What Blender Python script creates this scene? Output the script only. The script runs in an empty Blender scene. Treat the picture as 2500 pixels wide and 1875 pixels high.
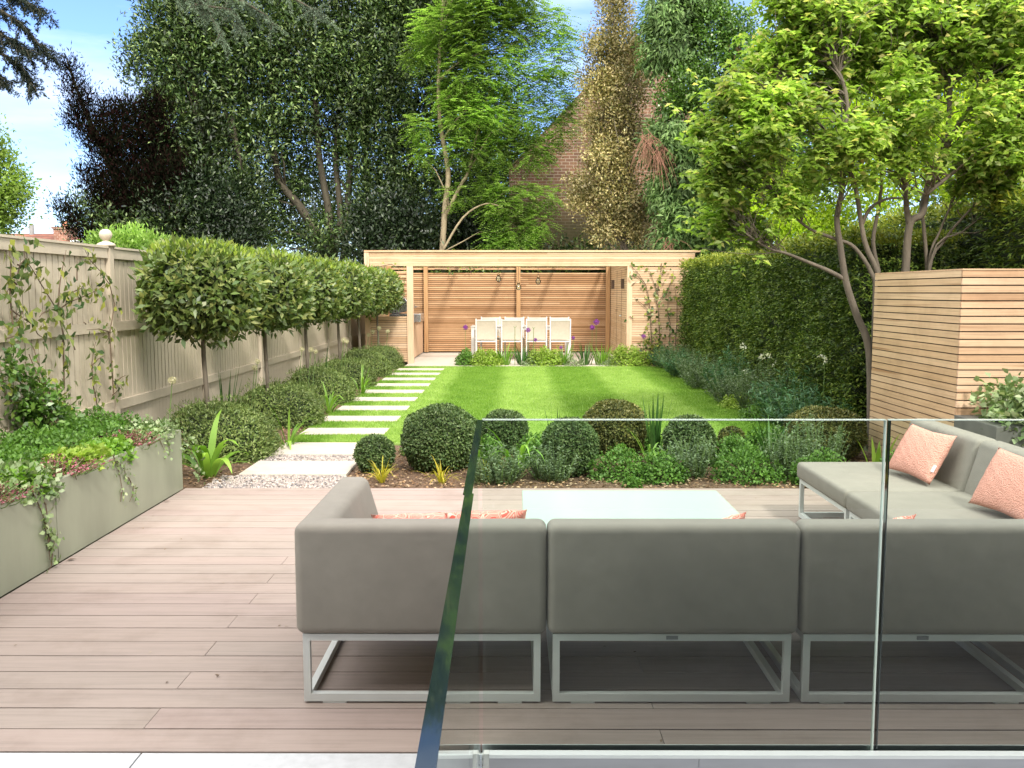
import bpy, bmesh, math, random
import numpy as np
from mathutils import Vector, Matrix
random.seed(7); rng = np.random.default_rng(11)
sc = bpy.context.scene; C = sc.collection
# ------------------------------------------------------------------ camera
H = 1.55; F = 2225.0; PITCH = math.radians(5.77); YAW = math.radians(0.18)
cam = bpy.data.cameras.new('camera'); co = bpy.data.objects.new('camera', cam); C.objects.link(co)
co.location = (0, 0, H); co.rotation_euler = (math.pi/2-PITCH, 0, YAW)
cam.sensor_width = 36; cam.lens = 36*F/2500; cam.clip_start = 0.02; cam.clip_end = 600
sc.camera = co
_f = Vector((-math.sin(YAW)*math.cos(PITCH), math.cos(YAW)*math.cos(PITCH), -math.sin(PITCH)))
_r = Vector((math.cos(YAW), math.sin(YAW), 0)); _u = _r.cross(_f)
def ray(u, v):                      # u, v in pixels of the 2500 x 1875 photograph
    return _f + _r*((u-1250)/F) - _u*((v-937.5)/F)
def atY(u, v, Y): d = ray(u, v); t = Y/d.y; return Vector((d.x*t, Y, H+d.z*t))
def atZ(u, v, z=0): d = ray(u, v); t = (z-H)/d.z; return Vector((d.x*t, d.y*t, z))
def atX(u, v, X): d = ray(u, v); t = X/d.x; return Vector((X, d.y*t, H+d.z*t))
K = 2500/2212
def PY(u, v, Y): return atY(u*K, v*K, Y)
# ------------------------------------------------------------------ materials
def new_mat(name):
    m = bpy.data.materials.new(name); m.use_nodes = True; nt = m.node_tree
    return m, nt, nt.nodes['Principled BSDF']
def ramp(nt, cols, pos=None):
    r = nt.nodes.new('ShaderNodeValToRGB'); e = r.color_ramp.elements
    n = len(cols)
    while len(e) < n: e.new(0.5)
    for i, c in enumerate(cols):
        e[i].position = pos[i] if pos else i/(max(1, n-1)); e[i].color = (*c, 1)
    return r
def coords(nt, scale=(1, 1, 1)):
    tc = nt.nodes.new('ShaderNodeTexCoord'); mp = nt.nodes.new('ShaderNodeMapping')
    mp.inputs['Scale'].default_value = scale
    nt.links.new(tc.outputs['Object'], mp.inputs['Vector']); return mp.outputs['Vector']
def noise(nt, vec, scale, detail=4, rough=0.55):
    n = nt.nodes.new('ShaderNodeTexNoise'); n.inputs['Scale'].default_value = scale
    n.inputs['Detail'].default_value = detail; n.inputs['Roughness'].default_value = rough
    nt.links.new(vec, n.inputs['Vector']); return n.outputs['Fac']
def mixc(nt, fac, a, b, mode='MIX'):
    m = nt.nodes.new('ShaderNodeMix'); m.data_type = 'RGBA'; m.blend_type = mode
    for s, val in ((m.inputs[0], fac), (m.inputs[6], a), (m.inputs[7], b)):
        if hasattr(val, 'node'): nt.links.new(val, s)
        elif isinstance(val, (int, float)): s.default_value = val
        else: s.default_value = (*val, 1)
    return m.outputs[2]
def bump(nt, bs, h, strength=0.3, dist=0.01):
    b = nt.nodes.new('ShaderNodeBump'); b.inputs['Strength'].default_value = strength
    b.inputs['Distance'].default_value = dist
    nt.links.new(h, b.inputs['Height']); nt.links.new(b.outputs[0], bs.inputs['Normal'])
def island(nt):
    return nt.nodes.new('ShaderNodeNewGeometry').outputs['Random Per Island']
def plain(name, c, rough=0.6, var=0.12, scale=6, bmp=0.0, bscale=80, metal=0.0, spec=0.5, stretch=(1, 1, 1)):
    m, nt, bs = new_mat(name); v = coords(nt, stretch)
    n = noise(nt, v, scale)
    r = ramp(nt, [tuple(x*(1-var) for x in c), tuple(min(1, x*(1+var)) for x in c)], [0.3, 0.7])
    nt.links.new(n, r.inputs[0]); nt.links.new(r.outputs[0], bs.inputs['Base Color'])
    bs.inputs['Roughness'].default_value = rough; bs.inputs['Metallic'].default_value = metal
    bs.inputs['Specular IOR Level'].default_value = spec
    if bmp: bump(nt, bs, noise(nt, v, bscale, 3), bmp)
    return m
def wood(name, cols, stretch, rough=0.65, grain=0.35, knots=True):
    m, nt, bs = new_mat(name)
    isl = island(nt); r = ramp(nt, cols); nt.links.new(isl, r.inputs[0])
    tc = nt.nodes.new('ShaderNodeTexCoord')
    add = nt.nodes.new('ShaderNodeVectorMath'); add.operation = 'MULTIPLY_ADD'
    comb = nt.nodes.new('ShaderNodeCombineXYZ')
    for i in range(3): nt.links.new(isl, comb.inputs[i])
    nt.links.new(comb.outputs[0], add.inputs[0]); add.inputs[1].default_value = (37, 23, 41)
    nt.links.new(tc.outputs['Object'], add.inputs[2])
    mp = nt.nodes.new('ShaderNodeMapping'); mp.inputs['Scale'].default_value = stretch
    nt.links.new(add.outputs[0], mp.inputs['Vector'])
    g = noise(nt, mp.outputs['Vector'], 1.0, 6, 0.65)
    gr = ramp(nt, [(1-grain,)*3, (1.0, 1.0, 1.0), (1+grain*0.3,)*3], [0.25, 0.55, 0.8])
    nt.links.new(g, gr.inputs[0])
    c = mixc(nt, 1.0, r.outputs[0], gr.outputs[0], 'MULTIPLY')
    if knots:
        k = noise(nt, mp.outputs['Vector'], 0.35, 2, 0.5)
        kr = ramp(nt, [(0.55, 0.42, 0.32), (1, 1, 1)], [0.27, 0.36]); nt.links.new(k, kr.inputs[0])
        c = mixc(nt, 0.8, c, kr.outputs[0], 'MULTIPLY')
    s1 = noise(nt, tc.outputs['Object'], 1.7, 6, .7); sr_ = ramp(nt, [(.84, .82, .80), (1, 1, 1), (1.05, 1.05, 1.06)], [.32, .5, .72]); nt.links.new(s1, sr_.inputs[0])
    c = mixc(nt, 1.0, c, sr_.outputs[0], 'MULTIPLY')
    nt.links.new(c, bs.inputs['Base Color']); bs.inputs['Roughness'].default_value = rough
    bs.inputs['Specular IOR Level'].default_value = 0.3
    bump(nt, bs, g, 0.25, 0.004)
    return m
def leafm(name, cols, trans=0.35, rough=0.45, spec=0.4, pos=None, lo=.72, hi=1.2, ns=1.3):
    m, nt, bs = new_mat(name)
    r = ramp(nt, cols, pos); nt.links.new(island(nt), r.inputs[0])
    tc = nt.nodes.new('ShaderNodeTexCoord')
    n = noise(nt, tc.outputs['Object'], ns, 2)
    nr = ramp(nt, [(lo, lo, lo), (hi, hi, hi*.92)], [0.35, 0.65]); nt.links.new(n, nr.inputs[0])
    c = mixc(nt, 1.0, r.outputs[0], nr.outputs[0], 'MULTIPLY')
    nt.links.new(c, bs.inputs['Base Color']); bs.inputs['Roughness'].default_value = rough
    bs.inputs['Specular IOR Level'].default_value = spec
    t = nt.nodes.new('ShaderNodeBsdfTranslucent')
    tcol = mixc(nt, 1.0, c, (1.25, 1.35, 0.75), 'MULTIPLY'); nt.links.new(tcol, t.inputs['Color'])
    mx = nt.nodes.new('ShaderNodeMixShader'); mx.inputs[0].default_value = trans
    nt.links.new(bs.outputs[0], mx.inputs[1]); nt.links.new(t.outputs[0], mx.inputs[2])
    nt.links.new(mx.outputs[0], nt.nodes['Material Output'].inputs['Surface'])
    return m
# ------------------------------------------------------------------ object helpers
ORG = {}
def tag(o, label=None, cat=None, group=None, kind=None):
    if label: o['label'] = label
    if cat: o['category'] = cat
    if group: o['group'] = group
    if kind: o['kind'] = kind
    return o
def thing(name, loc, label, cat, group=None):
    o = bpy.data.objects.new(name, None); C.objects.link(o); o.location = loc; o.empty_display_size = 0.2
    ORG[o.name] = Vector(loc); return tag(o, label, cat, group)
def link(name, me, mats, parent=None, loc=None):
    for m in (mats if isinstance(mats, (list, tuple)) else [mats]): me.materials.append(m)
    o = bpy.data.objects.new(name, me); C.objects.link(o)
    if parent is not None: o.parent = parent; ORG[o.name] = ORG[parent.name]
    else: ORG[o.name] = Vector(loc or (0, 0, 0)); o.location = ORG[o.name]
    return o
class MB:
    """collects geometry in world coordinates for ONE mesh object"""
    def __init__(s): s.v = []; s.f = []; s.m = []; s.mi = 0
    def add(s, vs, fs):
        b = len(s.v); s.v += [tuple(x) for x in vs]; s.f += [[b+i for i in f] for f in fs]; s.m += [s.mi]*len(fs); return s
    def box(s, x0, x1, y0, y1, z0, z1):
        vs = [(x0,y0,z0),(x1,y0,z0),(x1,y1,z0),(x0,y1,z0),(x0,y0,z1),(x1,y0,z1),(x1,y1,z1),(x0,y1,z1)]
        return s.add(vs, [(0,3,2,1),(4,5,6,7),(0,1,5,4),(1,2,6,5),(2,3,7,6),(3,0,4,7)])
    def obox(s, c, ax, ay, az):      # oriented box, half axes
        c, ax, ay, az = map(Vector, (c, ax, ay, az))
        vs = [c+i*ax+j*ay+k*az for k in (-1, 1) for i, j in ((-1,-1),(1,-1),(1,1),(-1,1))]
        return s.add(vs, [(0,3,2,1),(4,5,6,7),(0,1,5,4),(1,2,6,5),(2,3,7,6),(3,0,4,7)])
    def prism(s, poly, axis, a, b):  # poly: 2D points; axis: 'x','y','z' extrusion
        n = len(poly)
        def p(q, t): return {'x': (t, q[0], q[1]), 'y': (q[0], t, q[1]), 'z': (q[0], q[1], t)}[axis]
        vs = [p(q, a) for q in poly]+[p(q, b) for q in poly]
        return s.add(vs, [tuple(range(n)), tuple(range(2*n-1, n-1, -1))]+[(i, n+i, n+(i+1) % n, (i+1) % n) for i in range(n)])
    def tube(s, pts, rad, n=6, cap=True):
        pts = [Vector(p) for p in pts]; m = len(pts)
        if not hasattr(rad, '__len__'): rad = [rad]*m
        vs = []; up = None
        for i, p in enumerate(pts):
            d = (pts[min(i+1, m-1)]-pts[max(i-1, 0)]); d = d.normalized() if d.length > 1e-9 else Vector((0, 0, 1))
            if up is None: up = d.orthogonal().normalized()
            a = (up-d*up.dot(d)); a = a.normalized() if a.length > 1e-6 else d.orthogonal().normalized(); up = a
            b = d.cross(a)
            for k in range(n):
                t = 2*math.pi*k/n; vs.append(p+(a*math.cos(t)+b*math.sin(t))*rad[i])
        fs = [(i*n+k, i*n+(k+1) % n, (i+1)*n+(k+1) % n, (i+1)*n+k) for i in range(m-1) for k in range(n)]
        if cap: fs += [tuple(range(n-1, -1, -1)), tuple(range((m-1)*n, m*n))]
        return s.add(vs, fs)
    def lathe(s, c, prof, n=16):     # prof: (r, z)
        vs = [(c[0]+r*math.cos(2*math.pi*k/n), c[1]+r*math.sin(2*math.pi*k/n), c[2]+z) for r, z in prof for k in range(n)]
        fs = [(i*n+k, i*n+(k+1) % n, (i+1)*n+(k+1) % n, (i+1)*n+k) for i in range(len(prof)-1) for k in range(n)]
        return s.add(vs, fs+[tuple(range(n-1, -1, -1)), tuple(range((len(prof)-1)*n, len(prof)*n))])
    def build(s, name, mats, parent=None, loc=None, bevel=0, seg=2, smooth=False):
        o0 = ORG[parent.name] if parent is not None else Vector(loc or (0, 0, 0))
        me = bpy.data.meshes.new(name); me.from_pydata([(x-o0.x, y-o0.y, z-o0.z) for x, y, z in s.v], [], s.f)
        me.polygons.foreach_set('material_index', s.m)
        if bevel:
            bm = bmesh.new(); bm.from_mesh(me)
            bmesh.ops.bevel(bm, geom=bm.edges[:], offset=bevel, segments=seg, profile=0.5, affect='EDGES')
            bm.to_mesh(me); bm.free()
        if smooth: me.polygons.foreach_set('use_smooth', [True]*len(me.polygons))
        me.update()
        return link(name, me, mats, parent, loc)
def quadmesh(name, V, mat, parent=None, loc=None, nper=4):
    """V: (N, nper, 3) one face each"""
    o0 = ORG[parent.name] if parent is not None else Vector(loc or (0, 0, 0))
    V = (V-np.array(o0)).astype(np.float32); N = V.shape[0]
    me = bpy.data.meshes.new(name); me.vertices.add(N*nper); me.vertices.foreach_set('co', V.ravel())
    me.loops.add(N*nper); me.loops.foreach_set('vertex_index', np.arange(N*nper, dtype=np.int32))
    me.polygons.add(N); me.polygons.foreach_set('loop_start', np.arange(0, N*nper, nper, dtype=np.int32))
    me.update(calc_edges=True)
    return link(name, me, mat, parent, loc)
def unit(a): return a/np.maximum(np.linalg.norm(a, axis=1, keepdims=True), 1e-9)
def rdir(n): return unit(rng.normal(size=(n, 3)))
def leaves(P, D, N, L, W, fold=0.15, droop=0.1, wide=0.45):
    """leaf blades as folded quads: base, left, tip, right"""
    n = len(P); D = unit(D); S = unit(np.cross(D, N)); N2 = np.cross(S, D)
    L = np.broadcast_to(np.asarray(L, float), (n,))[:, None]*rng.uniform(.7, 1.25, (n, 1))
    W = np.broadcast_to(np.asarray(W, float), (n,))[:, None]*rng.uniform(.75, 1.2, (n, 1))
    mid = P+D*L*wide
    l = mid+S*W*.5+N2*W*fold; r = mid-S*W*.5+N2*W*fold
    tip = P+D*L-N2*L*droop
    return np.stack([P, l, tip, r], 1)
def ribbons(roots, dirs, length, width, nseg=5, bend=1.0, taper=True, side=None):
    """arching strap leaves: one separate strip each; returns quads"""
    out = []
    for p, d, L, w in zip(roots, dirs, length, width):
        p = np.array(p, float); d = np.array(d, float); d /= np.linalg.norm(d)
        s = np.cross(d, (0, 0, 1)); s = s/np.linalg.norm(s) if np.linalg.norm(s) > 1e-3 else np.array((1., 0, 0))
        prev = None; b = bend*rng.uniform(.6, 1.3)
        for i in range(nseg+1):
            t = i/nseg; ww = w*.5*((1-t**3) if taper else 1)*(0.6+min(1, t*3)*.4)
            a, c = p-s*ww, p+s*ww
            if prev is not None: out.append([prev[0], prev[1], c, a])
            prev = (a, c); d = d+np.array((0, 0, -1))*b*1.7/nseg*(.4+t); d /= np.linalg.norm(d); p = p+d*L/nseg
    return np.array(out)
def weld(o):
    bm = bmesh.new(); bm.from_mesh(o.data); bmesh.ops.remove_doubles(bm, verts=bm.verts[:], dist=1e-5)
    bm.to_mesh(o.data); bm.free(); return o
def copy_tree(o, parent=None):
    c = o.copy(); C.objects.link(c)
    if parent is not None: c.parent = parent
    for ch in [x for x in bpy.data.objects if x.parent == o]: copy_tree(ch, c)
    return c
exec_order = []
# ------------------------------------------------------------------ palette
deckm = wood('deck_boards', [(.292,.236,.207), (.285,.236,.207), (.306,.246,.216), (.296,.233,.209), (.30,.242,.21)], (2.2, 45, 45), .6, .20, False)
cedarX = wood('cedar_x', [(.57,.40,.26), (.47,.30,.175), (.61,.44,.30), (.54,.36,.22), (.42,.26,.15), (.60,.43,.28)], (1.6, 60, 60), .6, .32)
cedarY = wood('cedar_y', [(.56,.40,.24), (.50,.34,.19), (.60,.44,.28), (.54,.38,.22)], (60, 1.6, 60), .6, .25)
cedarZ = wood('cedar_z', [(.62,.43,.29), (.58,.40,.26)], (50, 50, 1.6), .6, .2)
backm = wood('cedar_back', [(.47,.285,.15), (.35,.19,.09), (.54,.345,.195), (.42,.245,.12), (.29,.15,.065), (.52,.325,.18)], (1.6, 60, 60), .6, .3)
darkback = plain('dark_membrane', (.03, .022, .016), .9)
fencem = plain('fence_paint', (.45,.39,.30), .55, .06, 3, .15, 60, stretch=(6, 6, 1))
planterm = plain('planter_metal', (.225,.24,.175), .33, .17, 2.6, .02, 30, spec=.5, stretch=(1, 1, .35))
fabric = plain('sofa_fabric', (.235,.217,.188), .85, .05, 9, .25, 900, spec=.25)
_nt = fabric.node_tree; _bs = _nt.nodes['Principled BSDF']; _v = coords(_nt, (1, 1, 1)); _n2 = noise(_nt, _v, 3.2, 3, .5); _b1 = [n for n in _nt.nodes if n.type == 'BUMP'][0]
_b2 = _nt.nodes.new('ShaderNodeBump'); _b2.inputs['Strength'].default_value = .6; _b2.inputs['Distance'].default_value = .03; _nt.links.new(_n2, _b2.inputs['Height']); _nt.links.new(_b1.outputs[0], _b2.inputs['Normal']); _nt.links.new(_b2.outputs[0], _bs.inputs['Normal'])
framem = plain('powder_frame', (.56,.58,.565), .4, .04, 5)
stonem = plain('pale_paving', (.43,.38,.325), .7, .08, 5, .15, 120)
terr = plain('terrace_stone', (.44,.45,.47), .6, .08, 25, .1, 150)
soilm = None
def mk_soil():
    m, nt, bs = new_mat('soil_mulch'); v = coords(nt)
    n = noise(nt, v, 28, 8, .75); r = ramp(nt, [(.045,.025,.015), (.16,.095,.055), (.30,.20,.13)], [.3, .55, .78])
    nt.links.new(n, r.inputs[0]); nt.links.new(r.outputs[0], bs.inputs['Base Color']); bs.inputs['Roughness'].default_value = .95
    bump(nt, bs, n, .9, .04); return m
soilm = mk_soil()
def mk_lawn(name, k, isl):
    m, nt, bs = new_mat(name); tc = nt.nodes.new('ShaderNodeTexCoord'); sx = nt.nodes.new('ShaderNodeSeparateXYZ')
    nt.links.new(tc.outputs['Object'], sx.inputs[0])
    wob = noise(nt, tc.outputs['Object'], .9, 2)
    a = nt.nodes.new('ShaderNodeMath'); a.operation = 'MULTIPLY_ADD'; nt.links.new(wob, a.inputs[0]); a.inputs[1].default_value = .22
    nt.links.new(sx.outputs[0], a.inputs[2])
    s = nt.nodes.new('ShaderNodeMath'); s.operation = 'MULTIPLY_ADD'; nt.links.new(a.outputs[0], s.inputs[0]); s.inputs[1].default_value = 2*math.pi/1.74; s.inputs[2].default_value = .4
    si = nt.nodes.new('ShaderNodeMath'); si.operation = 'SINE'; nt.links.new(s.outputs[0], si.inputs[0])
    mr = nt.nodes.new('ShaderNodeMapRange'); mr.inputs[1].default_value = -.35; mr.inputs[2].default_value = .35
    nt.links.new(si.outputs[0], mr.inputs[0])
    c = mixc(nt, mr.outputs[0], tuple(x*k for x in (.148,.272,.036)), tuple(x*k for x in (.25,.385,.085)))
    n2 = noise(nt, tc.outputs['Object'], 2.2, 8, .78); r2 = ramp(nt, [(.70,.78,.6), (1.0,1.0,1.0), (1.25,1.14,1.45)], [.32, .5, .70]); nt.links.new(n2, r2.inputs[0])
    c = mixc(nt, 1.0, c, r2.outputs[0], 'MULTIPLY')
    if isl:
        r3 = ramp(nt, [(.75,.8,.6), (1.2,1.15,1.1)]); nt.links.new(island(nt), r3.inputs[0]); c = mixc(nt, 1.0, c, r3.outputs[0], 'MULTIPLY')
    nt.links.new(c, bs.inputs['Base Color']); bs.inputs['Roughness'].default_value = .7; bs.inputs['Specular IOR Level'].default_value = .2
    if isl:
        t = nt.nodes.new('ShaderNodeBsdfTranslucent'); nt.links.new(c, t.inputs['Color'])
        mx = nt.nodes.new('ShaderNodeMixShader'); mx.inputs[0].default_value = .3
        nt.links.new(bs.outputs[0], mx.inputs[1]); nt.links.new(t.outputs[0], mx.inputs[2]); nt.links.new(mx.outputs[0], nt.nodes['Material Output'].inputs['Surface'])
    return m
lawnm = mk_lawn('lawn_sheet', .75, False); bladem = mk_lawn('grass_blades', 1.15, True)
barkm = plain('bark_grey', (.115,.095,.07), .9, .3, 12, .8, 40, stretch=(1, 1, .25))
barkd = plain('bark_dark', (.05,.042,.026), .9, .35, 8, .8, 30, stretch=(1, 1, .25))
barkl = plain('bark_pale', (.25,.20,.125), .85, .2, 10, .5, 40, stretch=(1, 1, .25))
L_oak = leafm('leaf_holm_oak', [(.014,.030,.008), (.026,.052,.013), (.055,.098,.024), (.105,.165,.046), (.21,.27,.11)], .15, .45, .4, [0, .45, .65, .82, 1], .45, 1.5, .7)  # few bright tones stand in for glints among the dark leaves
L_laurel = leafm('leaf_laurel', [(.06,.10,.022), (.11,.17,.04), (.17,.23,.065), (.07,.125,.04), (.27,.29,.09), (.09,.15,.045)], .3, .38, .5)
L_laureltip = leafm('leaf_laurel_new', [(.16,.24,.03), (.24,.33,.05), (.30,.36,.07)], .4, .4)
L_yew = leafm('leaf_yew', [(.026,.058,.009), (.06,.115,.016), (.135,.20,.03), (.036,.072,.012), (.21,.27,.042), (.045,.09,.013)], .2, .5, .3)
L_yewlit = leafm('leaf_yew_lit', [(.14,.19,.02), (.22,.26,.03), (.30,.31,.05), (.10,.15,.02)], .3, .5, .3)  # yellower copy of the yew leaf; sunlight on hedge tops put into colour
L_cedarpale = leafm('needle_cedar_pale', [(.10,.15,.10), (.16,.21,.15), (.06,.09,.06)], .1, .6, .2)  # paler copy for the lit hanging boughs; light is put into the colour
L_box = leafm('leaf_box', [(.035,.072,.02), (.07,.125,.036), (.13,.19,.065), (.045,.09,.028), (.18,.235,.10)], .2, .5, .3)
L_boxy = leafm('leaf_box_warm', [(.045,.065,.018), (.09,.11,.028), (.18,.18,.05), (.06,.085,.024), (.24,.22,.07)], .2, .5, .3)
L_mound = leafm('leaf_mound', [(.07,.12,.03), (.13,.19,.05), (.22,.28,.095), (.09,.145,.04), (.27,.31,.12)], .25, .5, .3)
L_shade = leafm('leaf_canopy_shade', [(.006,.014,.005), (.010,.022,.007), (.018,.036,.011), (.09,.12,.06)], .06, .4, .4, [0, .5, .85, 1])  # near-black leaves put canopy shade into the colour; last tone is a glint
L_robinia = leafm('leaf_robinia', [(.12,.22,.035), (.18,.31,.06), (.26,.40,.10), (.36,.49,.16)], .45, .5, .3, None, .55, 1.35, .9)
L_medlar = leafm('leaf_medlar', [(.13,.21,.035), (.19,.30,.05), (.26,.38,.08), (.38,.47,.15), (.15,.25,.045), (.30,.41,.10), (.52,.46,.19)], .58, .38, .5, None, .62, 1.35, 1.6)
L_yellow = leafm('leaf_sunlit', [(.22,.34,.02), (.32,.44,.03), (.40,.50,.05)], .55, .5, .3)
L_maple = leafm('leaf_far_maple', [(.12,.20,.035), (.20,.30,.06), (.29,.38,.10)], .5, .5, .3)
L_bronze = leafm('leaf_bronze', [(.20,.16,.06), (.32,.26,.12), (.50,.42,.22), (.13,.14,.05), (.25,.23,.09)], .25, .45, .4, None, .5, 1.4, 1.2)
L_cypress = leafm('leaf_cypress', [(.06,.125,.035), (.11,.19,.06), (.18,.27,.10), (.045,.09,.03)], .3, .55, .3, None, .5, 1.4, 1.2)
L_ivy = leafm('leaf_ivy', [(.04,.10,.015), (.08,.17,.025), (.15,.26,.05)], .25, .35, .5)
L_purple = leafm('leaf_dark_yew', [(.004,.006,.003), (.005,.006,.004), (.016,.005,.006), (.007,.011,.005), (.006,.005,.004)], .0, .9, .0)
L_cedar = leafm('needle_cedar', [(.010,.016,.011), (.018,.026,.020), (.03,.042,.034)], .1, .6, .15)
L_grey = leafm('leaf_nepeta', [(.10,.15,.085), (.15,.21,.12), (.22,.28,.18), (.09,.15,.07)], .25, .6, .2)
L_green = leafm('leaf_soft_green', [(.06,.14,.02), (.10,.22,.035), (.16,.29,.06), (.08,.17,.04)], .35, .5, .3)
L_euph = leafm('leaf_euphorbia', [(.04,.12,.05), (.07,.17,.08), (.11,.22,.11)], .3, .5, .3)
L_lime = leafm('leaf_lime', [(.17,.28,.03), (.27,.39,.06), (.37,.46,.12)], .4, .5, .3)
L_strap = leafm('leaf_strap', [(.10,.22,.02), (.17,.33,.04), (.25,.42,.07)], .4, .35, .5)
L_iris = leafm('leaf_iris', [(.03,.09,.018), (.05,.13,.025), (.08,.17,.04)], .25, .4, .4)
L_gold = leafm('leaf_golden_sedge', [(.40,.34,.03), (.52,.45,.05), (.30,.33,.04)], .35, .5, .3)
L_climb = leafm('leaf_climber', [(.05,.10,.03), (.09,.15,.045), (.18,.22,.05), (.36,.38,.08), (.035,.07,.04)], .3, .4, .4)
L_varieg = leafm('leaf_variegated', [(.12,.20,.07), (.30,.38,.20), (.09,.17,.04), (.45,.50,.32)], .25, .4, .4)
L_heath = leafm('heather_flower', [(.35,.08,.16), (.45,.16,.22), (.22,.07,.09), (.15,.16,.06), (.5,.28,.28)], .2, .6, .2)
purplem = leafm('allium_purple', [(.20,.035,.30), (.30,.06,.40), (.14,.02,.22)], .2, .6, .2)
creamm = leafm('allium_cream', [(.50,.46,.30), (.62,.58,.42), (.40,.38,.22)], .2, .6, .2)
whitem = leafm('flower_white', [(.7,.7,.62), (.8,.8,.75)], .3, .5, .2)
stemg = plain('stem_green', (.10,.17,.04), .6)
stemb = plain('stem_brown', (.11,.075,.045), .8)
corem = plain('inner_shade', (.022,.024,.012), .95, .3, 20)
steelm = plain('brushed_steel', (.42,.43,.46), .32, .10, 2, .03, 60, metal=.85, stretch=(1, 1, 8))
alum = plain('aluminium_trim', (.72,.76,.77), .3, .04, 3, metal=.3)
# ------------------------------------------------------------------ setting
b = MB(); b.box(-150, 150, -20, 300, -.6, -.03); g = b.build('ground', plain('distant_ground', (.07,.10,.03), .95, .3, .3)); tag(g, kind='structure')
# the sheet is cut where the light well stands: build it as strips
bpy.data.objects.remove(g)
b = MB()
for x0, x1, y0, y1 in ((-150, -.2, -40, 300), (-.2, 4.6, 2.99, 300), (4.6, 150, -40, 300), (-.2, 4.6, -40, -.6)):
    b.add([(x0,y0,-.03), (x1,y0,-.03), (x1,y1,-.03), (x0,y1,-.03)], [(0, 1, 2, 3)])
tag(b.build('ground', plain('ground_earth', (.07,.085,.03), .95, .3, .4)), kind='structure')
# deck
b = MB(); y = 2.945; row = 0; pitch = .1635
ys = []
while y < 7.1:
    y1 = min(y+pitch-.0065, 7.11)
    js = [-1.33+3.7*k for k in (-1, 0, 1)] if row % 2 else [.52+3.7*k for k in (-1, 0, 1)]
    xs = [-2.615]+[j+rng.uniform(-.006, .006) for j in js if -2.6 < j < 5.5]+[5.6]
    for a, c in zip(xs[:-1], xs[1:]):
        zt0 = rng.uniform(-.0006, .0006)
        if row == 0 and a < -.14 < c: b.box(a+.0015, -.142, y, y1, -.022, zt0); a = -.142
        b.box(a+.0015, c-.0015, y if row or a < -.15 else 2.9935, y1, -.022, zt0)
    y += pitch; row += 1
tag(b.build('deck', deckm, bevel=0), kind='structure')
b = MB(); b.box(-2.62, 5.6, 2.99, 7.1, -.029, -.0225); tag(b.build('deck_underlay', darkback), kind='structure')
# stone terrace beside the glass
b = MB(); xs = [-6, -4.3, -3.0, -1.72, -.44-.0, -.135]
xs = [-6.1, -4.89, -3.68, -2.47, -1.26, -.135]
for i in range(5):
    for k in range(4):
        y0 = 2.935-(k+1)*.9; b.box(xs[i]+.003, xs[i+1]-.003, y0+.003, y0+.897, -.029, .001)
tag(b.build('terrace_paving', terr), kind='structure')
# light well below the glass
b = MB(); b.box(-.2, 4.6, -.6, 2.99, -1.25, -1.2); tag(b.build('unseen_bounce_floor', terr), kind='structure')  # unseen floor, set high and pale to bounce light onto the sofa
b = MB()
b.add([(-.2,-.6,-2.7), (-.2,2.99,-2.7), (-.2,2.99,-.031), (-.2,-.6,-.031)], [(0, 1, 2, 3)])
b.add([(4.6,-.6,-2.7), (4.6,2.99,-2.7), (4.6,2.99,-.031), (4.6,-.6,-.031)], [(3, 2, 1, 0)])
b.add([(-.2,-.6,-2.7), (4.6,-.6,-2.7), (4.6,-.6,-.031), (-.2,-.6,-.031)], [(3, 2, 1, 0)])
tag(b.build('lightwell_side', plain('render_white', (.6,.6,.58), .8)), kind='structure')
# beds
def sheet(name, x0, x1, y0, y1, z, mat, n=60, amp=.02):
    nx = max(2, int((x1-x0)/.12)); ny = max(2, int((y1-y0)/.12))
    X, Y = np.meshgrid(np.linspace(x0, x1, nx), np.linspace(y0, y1, ny))
    Z = z+rng.uniform(0, amp, X.shape); Z[0] = z; Z[-1] = z; Z[:, 0] = z; Z[:, -1] = z
    vs = np.stack([X, Y, Z], -1).reshape(-1, 3); fs = [(j*nx+i, j*nx+i+1, (j+1)*nx+i+1, (j+1)*nx+i) for j in range(ny-1) for i in range(nx-1)]
    bb = MB(); bb.add(vs, fs); return tag(bb.build(name, mat, smooth=True), kind='structure')
sheet('border_soil', -1.44, 3.5, 7.12, 9.3, -.026, soilm)
sheet('border_soil', -3.58, -2.36, 7.12, 19.6, -.026, soilm)
sheet('border_soil', 3.02, 4.7, 9.3, 19.6, -.026, soilm)
sheet('border_soil', -1.3, 3.02, 19.0, 19.75, -.018, soilm)
# lawn sheet and its blades
b = MB(); b.box(-2.36, 3.04, 9.3, 19.05, -.028, -.006); tag(b.build('lawn', lawnm), kind='structure')
stones = []
def slab(y0, y1, x0=-2.36, x1=-1.43, z=.004):
    bb = MB(); bb.box(x0, x1, y0, y1, -.027, z); o = bb.build('stepping_stone', stonem, loc=((x0+x1)/2, (y0+y1)/2, 0), bevel=.004, seg=1)
    stones.append((x0, x1, y0, y1)); return o
ords = ['nearest', 'second', 'third', 'fourth', 'fifth', 'sixth', 'seventh', 'eighth', 'ninth']
for k in range(9):
    y0 = 9.86+1.0225*k
    tag(slab(y0, y0+.45), 'thin pale stepping stone set in grass, %s of nine going away from the decking' % ords[k], 'stepping stone', 'stepping stones across the lawn edge')
tag(slab(7.66, 8.27, -2.36, -1.44), 'wide pale paving slab with gravel in front and behind, by the deck', 'paving slab')
tag(slab(8.62, 9.3, -2.36, -1.44), 'wide pale paving slab between gravel strip and first grass strip', 'paving slab')
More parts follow.
